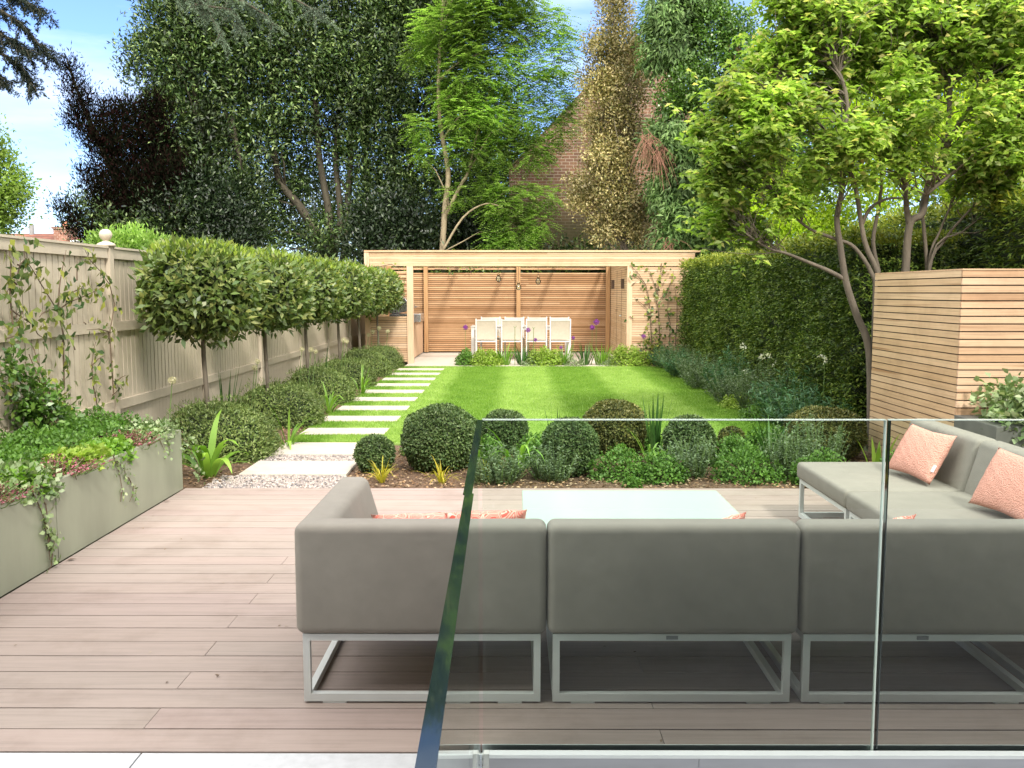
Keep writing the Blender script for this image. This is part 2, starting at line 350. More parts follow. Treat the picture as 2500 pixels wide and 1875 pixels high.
# gravel strips
def gravel(name, x0, x1, y0, y1, n):
    base = MB(); base.box(x0, x1, y0, y1, -.028, -.02)
    P = np.stack([rng.uniform(x0, x1, n), rng.uniform(y0+.01, y1-.01, n), rng.uniform(-.02, -.004, n)], 1)
    for p in P:
        r = rng.uniform(.008, .018); q = [p+rng.normal(size=3)*r*.15+np.array(d)*r*rng.uniform(.7, 1.2) for d in ((1,0,0),(0,1,0),(-1,0,0),(0,-1,0),(0,0,.8),(0,0,-.8))]
        base.add(q, [(0,1,4),(1,2,4),(2,3,4),(3,0,4),(1,0,5),(2,1,5),(3,2,5),(0,3,5)])
    m, nt, bs = new_mat('gravel'); r_ = ramp(nt, [(.30,.26,.235), (.43,.38,.345), (.17,.15,.15), (.36,.30,.265), (.09,.09,.10)]); nt.links.new(island(nt), r_.inputs[0]); nt.links.new(r_.outputs[0], bs.inputs['Base Color']); bs.inputs['Roughness'].default_value = .8
    return tag(base.build(name, m), kind='stuff')
gravel('gravel', -2.5, -1.44, 7.12, 7.65, 2600); gravel('gravel', -2.36, -1.44, 8.28, 8.61, 1500)
n = 230000
X = rng.uniform(-2.38, 3.06, n); Y = 9.32+(19.03-9.32)*rng.uniform(0, 1, n)**1.25
ok = np.ones(n, bool)
for x0, x1, y0, y1 in stones: ok &= ~((X > x0-.004) & (X < x1+.004) & (Y > y0-.004) & (Y < y1+.004))
X, Y = X[ok], Y[ok]; n = len(X)
P = np.stack([X, Y, np.full(n, -.008)], 1); D = np.stack([rng.normal(0, .35, n), rng.normal(0, .35, n), np.ones(n)], 1)
S = unit(np.stack([rng.normal(size=n), rng.normal(size=n), np.zeros(n)], 1)); hh = rng.uniform(.018, .036, n)[:, None]; D = unit(D)
V = np.stack([P-S*.0035, P+S*.0035, P+D*hh], 1)
tag(quadmesh('grass', V, bladem, nper=3), kind='stuff')
# ------------------------------------------------------------------ planter (left)
PL = thing('planter', (-3.05, 5, 0), 'long olive grey metal planter box along the fence beside the decking', 'planter')
b = MB()
for y0, y1 in ((2.6, 5.095), (5.103, 7.07)):
    b.box(-2.632, -2.62, y0, y1, .004, .475)
b.box(-3.55, -3.54, 2.6, 7.07, .004, .475); b.box(-3.54, -2.633, 7.058, 7.07, .004, .475)
b.box(-2.652, -2.633, 2.6, 7.057, .462, .4745)
b.build('panel', planterm, PL)
b = MB(); b.box(-3.539, -2.653, 2.6, 7.056, .02, .40); b.build('soil_fill', soilm, PL)
# ------------------------------------------------------------------ fence
FX = -3.6
FN = thing('fence', (FX, 8, 0), 'taupe painted timber board fence with posts and three rails', 'fence')
posts = [3.3, 5.72, 8.12, 10.5, 12.85, 15.25, 17.5, 19.85, 22.2]
for i, (a, c) in enumerate(zip(posts[:-1], posts[1:])):
    b = MB(); b.box(FX-.03, FX-.0128, a, c, .02, 1.9); b.build('shadow_gap_backing', plain('fence_shadow_gap', (.13,.11,.085), .8), FN) if i == 0 else b.build('shadow_gap_backing', bpy.data.materials['fence_shadow_gap'], FN)
    b = MB()
    nb = int(round((c-a-.1)/.093)); w = (c-a-.1)/nb
    for k in range(nb):
        y0 = a+.05+k*w; b.box(FX-.012, FX-.004+rng.uniform(-.001, .001), y0+.006, y0+w-.006, .51, 1.86)
        b.box(FX-.012, FX-.008, y0+.002, y0+w-.002, .02, .50)
    for z0, z1 in ((1.845, 1.93), (1.20, 1.285), (.49, .575)): b.box(FX-.003, FX+.022, a+.052, c-.052, z0, z1)
    b.box(FX-.05, FX+.035, a+.052, c-.052, 1.931, 1.95)
    b.build('fence_panel', fencem, FN)
for p in posts:
    b = MB(); b.box(FX-.06, FX+.036, p-.04, p+.04, 0, 1.95); po = b.build('post', fencem, FN)
    b = MB(); b.lathe((FX-.01, p, 1.951), [(.078,0),(.078,.016),(.066,.026),(.034,.04),(.022,.048),(.024,.052),(.042,.066),(.053,.09),(.055,.106),(.044,.134),(.022,.148),(.0,.15)], 18)
    b.build('ball_finial', fencem, po, smooth=True)
# ------------------------------------------------------------------ glass balustrade
def mk_glass():
    m, nt, bs = new_mat('tinted_glass'); nt.nodes.remove(bs)
    tr = nt.nodes.new('ShaderNodeBsdfTransparent'); tr.inputs[0].default_value = (.86, .945, .90, 1)
    gl = nt.nodes.new('ShaderNodeBsdfGlossy'); gl.inputs['Roughness'].default_value = .0; gl.inputs[0].default_value = (1, 1, 1, 1)
    fr = nt.nodes.new('ShaderNodeFresnel'); fr.inputs[0].default_value = 1.45
    mu = nt.nodes.new('ShaderNodeMath'); mu.operation = 'MULTIPLY'; mu.use_clamp = True; mu.inputs[1].default_value = 1.0; nt.links.new(fr.outputs[0], mu.inputs[0])
    mx = nt.nodes.new('ShaderNodeMixShader'); nt.links.new(mu.outputs[0], mx.inputs[0]); nt.links.new(tr.outputs[0], mx.inputs[1]); nt.links.new(gl.outputs[0], mx.inputs[2])
    nt.links.new(mx.outputs[0], nt.nodes['Material Output'].inputs['Surface']); return m
glassm = mk_glass()
edge_lit = plain('glass_edge_lit', (.62,.72,.66), .12, .05); edge_dark = plain('glass_edge_dark', (.012,.022,.022), .04, .05, spec=1.0)  # pale and dark copies of one glass edge; reflections put into the colour
edge_dark.node_tree.nodes['Principled BSDF'].inputs['IOR'].default_value = 1.46
edge_half = [edge_lit, edge_dark]
def pane(name, x0, x1, y0, y1, z0, z1, thin, edge, label):
    o = thing(name, ((x0+x1)/2, (y0+y1)/2, z0), label, 'glass panel', 'panes of the glass balustrade')
    b = MB(); e = .0012
    if thin == 'y':
        b.add([(x0,(y0+y1)/2,z0),(x1,(y0+y1)/2,z0),(x1,(y0+y1)/2,z1-e),(x0,(y0+y1)/2,z1-e)], [(0, 1, 2, 3)])
    else:
        b.add([((x0+x1)/2,y0,z0),((x0+x1)/2,y1,z0),((x0+x1)/2,y1,z1-e),((x0+x1)/2,y0,z1-e)], [(0, 1, 2, 3)])
    b.build('pane', glassm, o)
    b = MB(); b.box(x0, x1, y0, y1, z1-.003, z1)
    if thin == 'y':
        b.mi = 1 if x0 > 0 else 0
        if x0 > 0: b.box(x0, x0+.004, y0, y1, z0, z1-.0031)
        b.mi = 0
        b.box(x1-.002, x1, y0, y1, z0, z1-.0031)
    else: b.box(x0, x1, y0, y0+.002, z0, z1-.0031); b.box(x0, x1, y1-.002, y1, z0, z1-.0031)
    b.build('polished_edge', edge, o); return o
pane('glass_pane', -.108, 1.220, 2.965, 2.985, -.02, 1.133, 'y', edge_lit, 'clear glass balustrade pane in front of the sofa, left of the upright joint')
pane('glass_pane', 1.230, 2.55, 2.965, 2.985, -.02, 1.133, 'y', edge_half, 'clear glass balustrade pane right of the upright joint, in front of pink pillows')
def side_pane(y0, y1, dx, z1, label):
    cx = lambda y: -.082-(y-.77)*.0148+dx
    o = thing('glass_pane', (cx((y0+y1)/2), (y0+y1)/2, -.02), label, 'glass panel', 'panes of the glass balustrade')
    b = MB(); b.add([(cx(y0),y0,-.02),(cx(y1),y1,-.02),(cx(y1),y1,z1-.003),(cx(y0),y0,z1-.003)], [(0,1,2,3)]); b.build('pane', glassm, o)
    b = MB(); h = .0095; vs = [(cx(y)+s*h, y, z) for z in (z1-.003, z1) for y, s in ((y0,-1),(y0,1),(y1,1),(y1,-1))]
    b.add(vs, [(0,3,2,1),(4,5,6,7),(0,1,5,4),(1,2,6,5),(2,3,7,6),(3,0,4,7)]); b.build('polished_edge', edge_dark, o)
side_pane(1.86, 2.96, 0, 1.133, 'far side pane of balustrade with dark polished top edge, running towards viewer')
side_pane(.3, 1.845, .004, 1.137, 'near side pane of balustrade whose dark top edge mirrors blue sky')
CH = thing('balustrade_channel', (1.5, 2.95, 0), 'brushed steel base channel holding the foot of the glass balustrade', 'metal channel')
b = MB(); b.box(-.112, 3.4, 2.987, 2.992, -.05, .004); b.box(-.086, 3.4, 2.925, 2.958, -.012, 0)
b.box(-.14, -.130, .2, 2.992, -.05, .004)
b.build('trim', alum, CH)
b = MB(); b.box(-.086, .62, 2.93, 2.957, -.9, -.0125); b.box(.622, 3.4, 2.93, 2.957, -.9, -.0125); b.build('steel_cladding', steelm, CH)
b = MB(); b.box(-.106, -.0865, 2.928, 2.957, -.9, .001)
for k in range(24): b.box(-.113, -.107, 2.934, 2.95, -.005-.02*k-.012, -.005-.02*k)
b.build('hinge_bracket', framem, CH)
b = MB(); b.box(-.1, 3.4, 2.959, 2.9635, -.04, -.006); b.build('rubber_gasket', plain('black_rubber', (.012,.012,.012), .6), CH)
# ------------------------------------------------------------------ sofa modules
FT = .272
def frame_mb(x0, x1, y0, y1, t=.026):
    b = MB()
    for z0, z1 in ((.008, .038), (FT-.026, FT)):
        b.box(x0, x1, y0, y0+t, z0, z1); b.box(x0, x1, y1-t, y1, z0, z1)
        b.box(x0, x0+t, y0+t, y1-t, z0, z1); b.box(x1-t, x1, y0+t, y1-t, z0, z1)
    for x in (x0, x1-t):
        for y in (y0, y1-t): b.box(x, x+t, y, y+t, .038, FT-.026)
    for x in (x0+.07, x1-.16):
        b.box(x, x+.09, y0+.002, y0+t, 0, .008); b.box(x, x+.09, y1-t, y1-.002, 0, .008)
    return b
ST = .390; BT = .695
seamm = plain('cushion_seam', (.16,.145,.125), .9)
def sofa(label, x0, x1, y0, y1, back=None, arm=None, plate=False):
    o = thing('sofa_module', ((x0+x1)/2, (y0+y1)/2, 0), label, 'sofa', 'modules of the grey outdoor corner sofa')
    g = .02
    frame_mb(x0+g, x1-g, y0+.03, y1-g).build('frame', framem, o)
    sx0, sx1, sy0, sy1 = x0-.002, x1+.002, y0+.004, y1-.003
    b = MB(); b.box(sx0+(.16 if arm == 'L' else 0), sx1-(.16 if back in ('R', 'SR') else 0), sy0+(.13 if back in ('S', 'SR') else 0), sy1, FT+.002, ST)
    b.build('seat_cushion', fabric, o, bevel=.028, seg=4, smooth=True)
    if back in ('S', 'SR'):
        b = MB(); b.prism([(sy0, FT+.003), (sy0, BT), (sy0+.13, BT), (sy0+.25, FT+.003)], 'x', sx0, sx1); b.build('back_cushion', fabric, o, bevel=.032, seg=5, smooth=True)
    if back in ('R', 'SR'):
        b = MB(); b.prism([(sx1, FT+.004), (sx1-.25, FT+.004), (sx1-.13, BT-.003), (sx1, BT-.003)], 'y', sy0, sy1); b.build('back_cushion', fabric, o, bevel=.032, seg=5, smooth=True)
    if arm == 'L':
        b = MB(); b.prism([(sx0, FT+.004), (sx0, BT-.002), (sx0+.13, BT-.002), (sx0+.25, FT+.004)], 'y', sy0+.005, sy1); b.build('arm_cushion', fabric, o, bevel=.032, seg=5, smooth=True)
    if plate:
        c = (x0+x1)/2; b = MB(); b.box(c-.022, c+.022, y0+.0275, y0+.0298, FT-.020, FT-.006); b.build('name_plate', plain('plate_grey', (.15,.16,.17), .4), o)
    return o
sofa('grey corner sofa module with left arm, its back turned to the viewer', -.817, .117, 3.28, 4.21, 'S', 'L')
sofa('middle grey sofa module seen from behind entirely through the glass', .123, 1.058, 3.28, 4.21, 'S', plate=True)
sofa('grey sofa module seen from behind, crossed by the upright glass joint', 1.064, 1.995, 3.28, 4.21, 'S', plate=True)
sofa('grey corner sofa module at the near right where both rows meet', 2.001, 2.865, 3.28, 4.345, 'SR')
sofa('grey sofa module on right row carrying the nearer, partly cropped pink pillow', 1.94, 2.835, 4.351, 5.262, 'R')
sofa('end grey sofa module with its seat open at far side and whole pink pillow', 1.94, 2.835, 5.268, 6.2, 'R')
# pillows
def pillow(name, c, ax, ay, th, mat, label, tagp=False):
    c = Vector(c); ax = Vector(ax); ay = Vector(ay); az = ax.cross(ay).normalized()
    o = thing(name, tuple(c-Vector((0, 0, .15))), label, 'pillow')
    n = 22; b = MB(); vs = []; idx = {}
    for s in (1, -1):
        for j in range(n+1):
            for i in range(n+1):
                u = -1+2*i/n; v = -1+2*j/n
                if s == -1 and (i in (0, n) or j in (0, n)): idx[(s, i, j)] = idx[(1, i, j)]; continue
                k = (1-u**2)*(1-v**2); t = max(0, k)**.42
                pu = u*(1-.07*(1-abs(v))**.6*abs(u)**3*1.2); pv = v*(1-.09*(1-abs(u))**.6*abs(v)**3*1.2)
                wr = .004*math.sin(u*13+v*7)*math.sin(v*9)
                idx[(s, i, j)] = len(vs); vs.append(c+ax*pu+ay*pv+az*s*(th*t+wr*t))
    fs = []
    for s in (1, -1):
        for j in range(n):
            for i in range(n):
                q = (idx[(s,i,j)], idx[(s,i+1,j)], idx[(s,i+1,j+1)], idx[(s,i,j+1)]); fs.append(q if s == 1 else q[::-1])
    b.add(vs, fs); b.build('cover', mat, o, smooth=True)
    if tagp:
        b = MB(); p = c+ax*.93-ay*.42; b.obox(p+az*.02, ax.normalized()*.012, ay.normalized()*.022, az*.002); b.build('cloth_label', plain('label_white', (.75,.75,.8), .7), o)
    return o
def mk_knit():
    m, nt, bs = new_mat('pink_knit'); v = coords(nt)
    w = nt.nodes.new('ShaderNodeTexVoronoi'); w.inputs['Scale'].default_value = 120; nt.links.new(v, w.inputs['Vector'])
    r = ramp(nt, [(.66,.35,.285), (.58,.28,.22)], [.2, .8]); nt.links.new(w.outputs['Distance'], r.inputs[0]); nt.links.new(r.outputs[0], bs.inputs['Base Color'])
    bs.inputs['Roughness'].default_value = .9; bs.inputs['Specular IOR Level'].default_value = .1
    iv = nt.nodes.new('ShaderNodeMath'); iv.operation = 'SUBTRACT'; iv.inputs[0].default_value = 1; nt.links.new(w.outputs['Distance'], iv.inputs[1])
    bump(nt, bs, iv.outputs[0], .6, .01); return m
def mk_geo():
    m, nt, bs = new_mat('red_geometric'); v = coords(nt, (1, 1, 1))
    w = nt.nodes.new('ShaderNodeTexVoronoi'); w.feature = 'DISTANCE_TO_EDGE'; w.inputs['Scale'].default_value = 22; nt.links.new(v, w.inputs['Vector'])
    mu = nt.nodes.new('ShaderNodeMath'); mu.operation = 'MULTIPLY'; mu.inputs[1].default_value = 55; nt.links.new(w.outputs['Distance'], mu.inputs[0])
    si = nt.nodes.new('ShaderNodeMath'); si.operation = 'SINE'; nt.links.new(mu.outputs[0], si.inputs[0])
    r = ramp(nt, [(.72,.10,.07), (.80,.62,.50)], [.40, .55]); nt.links.new(si.outputs[0], r.inputs[0]); nt.links.new(r.outputs[0], bs.inputs['Base Color']); bs.inputs['Roughness'].default_value = .85; return m
knit, geo = mk_knit(), mk_geo()
pillow('pillow', (2.52, 5.60, .555), (.035, -.235, -.005), (.085, .02, .145), .055, knit, 'small pink knitted pillow with white tag, wholly in view on the end seat', True)
pillow('pillow', (2.57, 4.62, .56), (.035, -.245, -.005), (.085, .02, .15), .055, knit, 'pink knitted pillow cut off by the picture edge')
pillow('pillow', (-.35, 3.78, .49), (.24, .03, .0), (.0, -.10, .155), .06, geo, 'red and white geometric pillow in the left corner of the sofa, only its top showing')
pillow('pillow', (-.12, 3.74, .51), (.17, -.02, .012), (.0, -.09, .15), .06, geo, 'red and white patterned pillow standing just right of the balustrade edge')
pillow('pillow', (.84, 3.72, .48), (.12, .01, .035), (-.02, -.10, .15), .05, geo, 'red patterned pillow tip peeping over the middle backrest before the white table')
pillow('pillow', (1.50, 3.72, .475), (.15, .01, .03), (-.02, -.10, .15), .05, geo, 'red patterned pillow tip peeping over the backrest beside the bench foot')
# coffee table
T = thing('coffee_table', (.65, 5.0, 0), 'low square coffee table with pale mint glass top and metal frame', 'coffee table')
b = MB(); b.box(.045, 1.263, 4.42, 5.62, .300, .312); m_, nt_, bs_ = new_mat('white_glass'); bs_.inputs['Base Color'].default_value = (.40, .50, .455, 1); bs_.inputs['Roughness'].default_value = .08
b.build('top', m_, T, bevel=.002, seg=1)
FTsave = FT; FT = .2995; frame_mb(.06, 1.248, 4.435, 5.605).build('frame', framem, T); FT = FTsave
# ------------------------------------------------------------------ slatted enclosure (right)
BX = thing('slatted_bin_store', (4.1, 7.9, 0), 'tall cedar slatted store cupboard behind the pink pillows at the right', 'garden store')
bx0, bx1, by0, by1, bz = 3.42, 5.3, 7.02, 8.72, 1.715
nsl = 29; pz = bz/nsl
bL = MB(); bF = MB()
for k in range(nsl):
    z0 = k*pz+.008; z1 = (k+1)*pz-.001
    bL.box(bx0, bx0+.018, by0+.021, by1, z0, z1)
    bF.box(bx0+.001, bx1, by0, by0+.019, z0+.0005, z1)
bL.build('side_slats', cedarY, BX); bF.build('front_slats', cedarX, BX)
b = MB(); b.box(bx0+.02, bx1, by0+.021, by1-.02, .01, bz-.012); b.build('backing', darkback, BX)
b = MB(); b.box(bx0-.004, bx1, by0-.004, by1, bz, bz+.012); b.build('top_board', cedarX, BX)
# small corner planter
SP = thing('small_planter', (3.78, 6.72, 0), 'dark grey cube planter with pale green foliage in front of the slatted store', 'planter')
b = MB(); b.box(3.42, 4.1, 6.42, 7.05, 0, .60); b.build('pot', plain('zinc_grey', (.12,.12,.105), .6, .2, 4, .1), SP, bevel=.008, seg=2)
# ------------------------------------------------------------------ pavilion
PV = thing('pavilion', (.3, 21, 0), 'open fronted cedar slatted dining pavilion across the end of the lawn', 'pavilion')
yf, yb = 19.75, 23.25; xl, xo, xr, xe = -3.24, -2.33, 2.42, 3.98; ht = 2.44
def slatsX(b, x0, x1, y0, y1, z0, z1, p=.05, gap=.008, cuts=True):
    k = 0; z = z0
    while z+p <= z1+.001:
        xs = [x0]+([x0+rng.uniform(.2, .8)*(x1-x0)] if cuts and x1-x0 > 2 else [])+[x1]
        for a, c in zip(xs[:-1], xs[1:]): b.box(a, c-.001, y0, y1, z+gap, z+p)
        z += p
def slatsY(b, x0, x1, y0, y1, z0, z1, p=.05, gap=.008):
    z = z0
    while z+p <= z1+.001: b.box(x0, x1, y0, y1, z+gap, z+p); z += p
# posts
for x, y, w in ((xl, yf-.004, .10), (xo, yf-.006, .135), (xr, yf-.006, .11)):
    b = MB(); b.box(x, x+w, y, y+.1, 0, 2.10 if x != xl else ht-.03); b.build('post', cedarZ, PV)
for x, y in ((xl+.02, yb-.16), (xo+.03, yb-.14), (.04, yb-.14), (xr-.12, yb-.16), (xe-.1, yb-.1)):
    b = MB(); b.box(x, x+.10, y, y+.1, .03, 2.3); b.build('post', wood('cedar_post_shaded', [(.42,.25,.12), (.38,.22,.10)], (50, 50, 1.6), .7, .25), PV)  # darker copy of the cedar; shade inside the pavilion is painted in
# fascia
b = MB(); slatsX(b, xl+.101, xe-.11, yf+.01, yf+.03, 2.10, 2.40, .05, .004); b.build('fascia', cedarX, PV)
b = MB(); b.box(xl, xe, yf-.02, yf+.05, 2.402, ht); b.box(xl, xl+.06, yf+.051, yb, 2.402, ht); b.box(xe-.06, xe, yf+.051, yb, 2.402, ht); b.box(xl, xe, yb+.001, yb+.05, 2.402, ht); b.build('roof_trim', cedarX, PV)
b = MB(); b.box(xo+.14, xr, yf+.031, yf+.06, 2.09, 2.40)
b.build('front_beam', cedarX, PV)
# roof joists, open between
b = MB()
for x in np.linspace(xl+.6, xe-.5, 6): b.box(x, x+.045, yf+.07, yb-.01, 2.27, 2.40)
b.build('roof_joists', cedarY, PV)
# back wall
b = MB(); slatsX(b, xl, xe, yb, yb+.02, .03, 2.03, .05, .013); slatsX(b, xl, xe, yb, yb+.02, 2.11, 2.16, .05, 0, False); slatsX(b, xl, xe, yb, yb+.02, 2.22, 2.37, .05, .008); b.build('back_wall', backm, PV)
b = MB(); b.box(xl, xe, yb+.03, yb+.035, .03, 2.03); b.build('back_membrane', plain('brown_membrane', (.06,.028,.012), .9), PV)
# right store: inner side wall with door, and front panel
b = MB(); slatsY(b, xr, xr+.02, yf+.1, yb-.01, .03, 2.28); b.build('inner_side_wall', cedarY, PV)
b = MB(); b.box(xr+.024, xr+.03, yf+.1, yb-.01, .03, 2.28); b.build('side_membrane', darkback, PV)
b = MB(); b.box(xr-.006, xr-.002, yf+1.0, yf+1.006, .03, 2.05); b.box(xr-.006, xr-.002, yf+1.95, yf+1.956, .03, 2.05); dr = b.build('door_gap', darkback, PV)
b = MB(); b.box(xr-.035, xr-.002, yf+1.05, yf+1.16, 1.0, 1.025); b.build('door_handle', alum, PV)
for y in (yf+.55, yf+2.55):
    L = MB(); L.box(xr-.07, xr-.002, y, y+.07, 1.62, 1.84); L.build('wall_light', plain('lamp_bronze', (.08,.05,.035), .4), PV)
b = MB(); slatsX(b, xr+.111, xe, yf, yf+.02, .03, 2.09, .05, .007); b.build('front_slats', cedarX, PV)
b = MB(); b.box(xr+.111, xe, yf+.026, yf+.03, .03, 2.09); b.build('front_membrane', plain('store_membrane', (.16,.09,.045), .9), PV)
# left kitchen bay
b = MB(); slatsY(b, xl, xl+.02, yf+.1, yb-.01, .03, 2.28); b.build('outer_side_wall', cedarY, PV)
b = MB(); slatsX(b, xl+.101, xo-.001, yf+.02, yf+.04, .03, .98, .05, .008, False); b.build('bay_panel', cedarX, PV)
b = MB(); b.box(xl+.101, xo-.001, yf+.01, yf+.08, .985, 1.02); b.build('ledge', cedarX, PV)
b = MB()
for z in (1.5, 1.62, 1.74, 1.86, 1.95): b.box(xl+.101, xo-.001, yf+.02, yf+.04, z, z+.045)
b.build('bay_slats', cedarX, PV)
b = MB(); b.box(xl+.12, xo-.003, yf+.045, yf+.05, .03, .98); b.build('bay_membrane', darkback, PV)
KT = thing('kitchen_counter', (-2.7, 21.4, 0), 'cedar fronted outdoor kitchen counter inside the left bay of the pavilion', 'counter')
b = MB()
y = yf+.14
while y < yb-.2:
    b.box(xo-.02, xo-.002, y+.002, y+.118, .03, .84); y += .12
b.build('front_boards', cedarZ, KT)
b = MB(); b.box(xl+.13, xo-.024, yf+.13, yb-.18, .03, .84); b.build('carcass', darkback, KT)
b = MB(); b.box(xl+.13, xo+.03, yf+.11, yb-.17, .841, .88); b.build('worktop', plain('dark_granite', (.07,.07,.075), .3), KT)
BQ = thing('barbecue_grill', (-2.6, 20.7, .88), 'stainless steel barbecue with raised lid on the kitchen counter', 'barbecue')
st = plain('stainless', (.55,.57,.6), .25, .05, metal=.9)
b = MB(); b.box(-2.8, -2.10, 20.35, 21.15, .881, 1.06); b.build('firebox', st, BQ, bevel=.01)
b = MB(); b.prism([(-2.8, 1.07), (-2.62, 1.07), (-2.30, 1.16), (-2.28, 1.22), (-2.44, 1.40), (-2.66, 1.48), (-2.8, 1.44)], 'y', 20.36, 21.14); b.build('hood', st, BQ, bevel=.01)
b = MB(); b.tube([(-2.2, 20.42, 1.22), (-2.2, 21.08, 1.22)], .014, 8); b.box(-2.3, -2.2, 20.5, 20.52, 1.205, 1.225); b.box(-2.3, -2.2, 20.98, 21.0, 1.205, 1.225); b.build('handle', st, BQ)
# floor
b = MB()
for i, (a, c) in enumerate(zip([-3.2, -2.31, -1.40, -.5, .4, 1.3], [-2.315, -1.405, -.505, .395, 1.295, 2.41])):
    for k in range(5): 
        y0 = 19.08+.86*k
        if i == 0 and k == 0: continue
        b.box(a, c, y0, y0+.855, -.017 if (k or i > 1) else -.027, .004)
b.build('pavilion_paving', stonem); tag(bpy.data.objects['pavilion_paving'], kind='structure')
# pendants
glb = mk_glass(); glb.name = 'bulb_glass'
for (u, v), lab in zip(((1217, 678), (1266, 698), (1314, 684)), ('left and palest', 'lowest hanging', 'rightmost')):
    c = atY(u, v, 21.2)
    o = thing('pendant_lamp', (c.x, c.y, 2.27), 'clear glass globe pendant lamp under the pavilion roof, %s of three' % lab, 'pendant lamp', 'pendant lamps in the pavilion')
    b = MB(); b.tube([(c.x, c.y, 2.27), (c.x, c.y, c.z+.09)], .004, 6); b.build('cord', plain('cord', (.05,.04,.03), .8), o)
    b = MB(); b.lathe((c.x, c.y, c.z+.03), [(.0,0),(.03,.0),(.034,.03),(.022,.06),(.01,.09),(0,.095)], 12); b.build('brass_holder', plain('aged_brass', (.16,.10,.05), .35, metal=.8), o, smooth=True)
    b = MB(); b.lathe((c.x, c.y, c.z-.10), [(.0,0),(.03,.006),(.055,.03),(.066,.065),(.058,.1),(.03,.13),(.026,.14)], 16); b.build('bulb', glb, o, smooth=True)
# dining set
whitef = plain('white_frame', (.60,.585,.56), .35, .03); sling = plain('sling_fabric', (.42,.37,.29), .85, .05, 20, .1, 500)
DT = thing('dining_table', (.13, 21.5, 0), 'long white framed outdoor dining table between two rows of chairs', 'dining table')
b = MB(); b.box(-1.02, 1.28, 21.05, 21.95, .735, .76); b.build('top', plain('table_top_grey', (.5,.48,.45), .3), DT)
b = MB(); b.box(-1.0, 1.26, 21.07, 21.93, .68, .733); b.build('apron', whitef, DT)
for x in (-1.01, 1.20):
    for y in (21.06, 21.86): bb = MB(); bb.box(x, x+.07, y, y+.08, .004, .735); bb.build('leg', whitef, DT)
def chair(label):
    o = thing('dining_chair', (0, 0, 0), label, 'dining chair', 'white dining chairs around the pavilion table')
    for x in (-.24, .215):      # back stiles / rear legs, slightly raked; chair faces +Y
        b = MB(); b.obox((x+.0125, -.03, .475), (.0125, 0, 0), (0, .0125, 0), (0, -.03, .47)); b.build('rear_leg', whitef, o)
        b = MB(); b.box(x, x+.025, .43, .455, 0, .44); b.build('front_leg', whitef, o)
    b = MB(); b.box(-.215, .215, -.045, -.02, .415, .44); b.box(-.215, .215, .43, .455, .415, .44); b.box(-.24, -.215, -.02, .43, .415, .44); b.box(.215, .24, -.02, .43, .415, .44); b.build('seat_frame', whitef, o)
    b = MB(); b.box(-.215, .215, -.066, -.052, .90, .92); b.build('top_rail', whitef, o)
    b = MB(); n = 8
    for k in range(n): 
        z0, z1 = .47+.44*k/n, .47+.44*(k+1)/n; s = lambda z: .02*math.sin((z-.47)/.44*math.pi)-.03*(z-.45)/.45-.028
        b.add([(-.212, s(z0), z0), (.212, s(z0), z0), (.212, s(z1), z1), (-.212, s(z1), z1), (-.212, s(z0)+.004, z0), (.212, s(z0)+.004, z0), (.212, s(z1)+.004, z1), (-.212, s(z1)+.004, z1)], [(0,1,2,3),(7,6,5,4),(0,4,5,1),(3,2,6,7),(1,5,6,2),(0,3,7,4)])
    b.build('back_sling', sling, o)
    b = MB(); b.box(-.212, .212, 0, .43, .441, .446); b.build('seat_sling', sling, o)
    return o
pos = [(-.65, 'leftmost'), (-.07, 'second from left'), (.49, 'third from left'), (1.03, 'rightmost')]
proto = None
for x, w in pos:
    lab = 'dining chair with beige sling back to the lawn, %s of the near row' % w
    if proto is None: proto = chair(lab); c = proto
    else: c = copy_tree(proto); c['label'] = lab
    c.location = (x, 20.70, .004)
for x, w in pos:
    c = copy_tree(proto); c['label'] = 'white dining chair behind the table facing the lawn, %s of the far row' % w
    c.location = (x+.06, 22.25, .004); c.rotation_euler = (0, 0, math.pi)

# ------------------------------------------------------------------ vegetation generators
UP = np.array((0., 0, 1))
def pxm(r, Y): return r*K*Y/F
def BL(u, v, r, Y, ky=1.0, kz=1.0):
    c = PY(u, v, Y); m = pxm(r, Y); return (c.x, c.y, c.z, m, m*ky, m*kz)
def samp(blobs, n, lo=.45):
    bl = np.array(blobs); w = (bl[:, 3]*bl[:, 5]); w = w/w.sum(); i = rng.choice(len(bl), n, p=w)
    d = rdir(n); rr = rng.uniform(lo**2, 1, n)**.5
    return bl[i, :3]+d*bl[i, 3:6]*rr[:, None], d
def clumps(blobs, n, per, sigma, L, W, lo=.4, out=.8, up=.3, down=0.0, fold=.15, droop=.1, nup=.8, wide=.45):
    Cc, d = samp(blobs, n, lo)
    P = np.repeat(Cc, per, 0)+rng.normal(size=(n*per, 3))*sigma
    o = np.repeat(d, per, 0); D = o*out+rdir(n*per)*.8+UP*(up-down)
    N = o*.7+rdir(n*per)*.55+UP*nup
    return leaves(P, D, N, L, W, fold, droop, wide), Cc
def whorls(blobs, n, per, L, W, lo=.4, flat=.3):
    Cc, d = samp(blobs, n, lo); g = rng.uniform(size=n) < .4; Cc[g] += rng.normal(size=(int(g.sum()), 3))*.12
    P = np.repeat(Cc, per, 0); a = rng.uniform(0, 2*math.pi, n*per)
    ax = unit(UP*1.0+np.repeat(d, per, 0)*.45+rng.normal(size=(n*per, 3))*.35)
    D = np.stack([np.cos(a), np.sin(a), rng.uniform(-flat-.35, flat+.35, n*per)], 1)
    P = P+rng.normal(size=P.shape)*L*.25
    return leaves(P, D, ax, L, W, .12, .22, .55), Cc
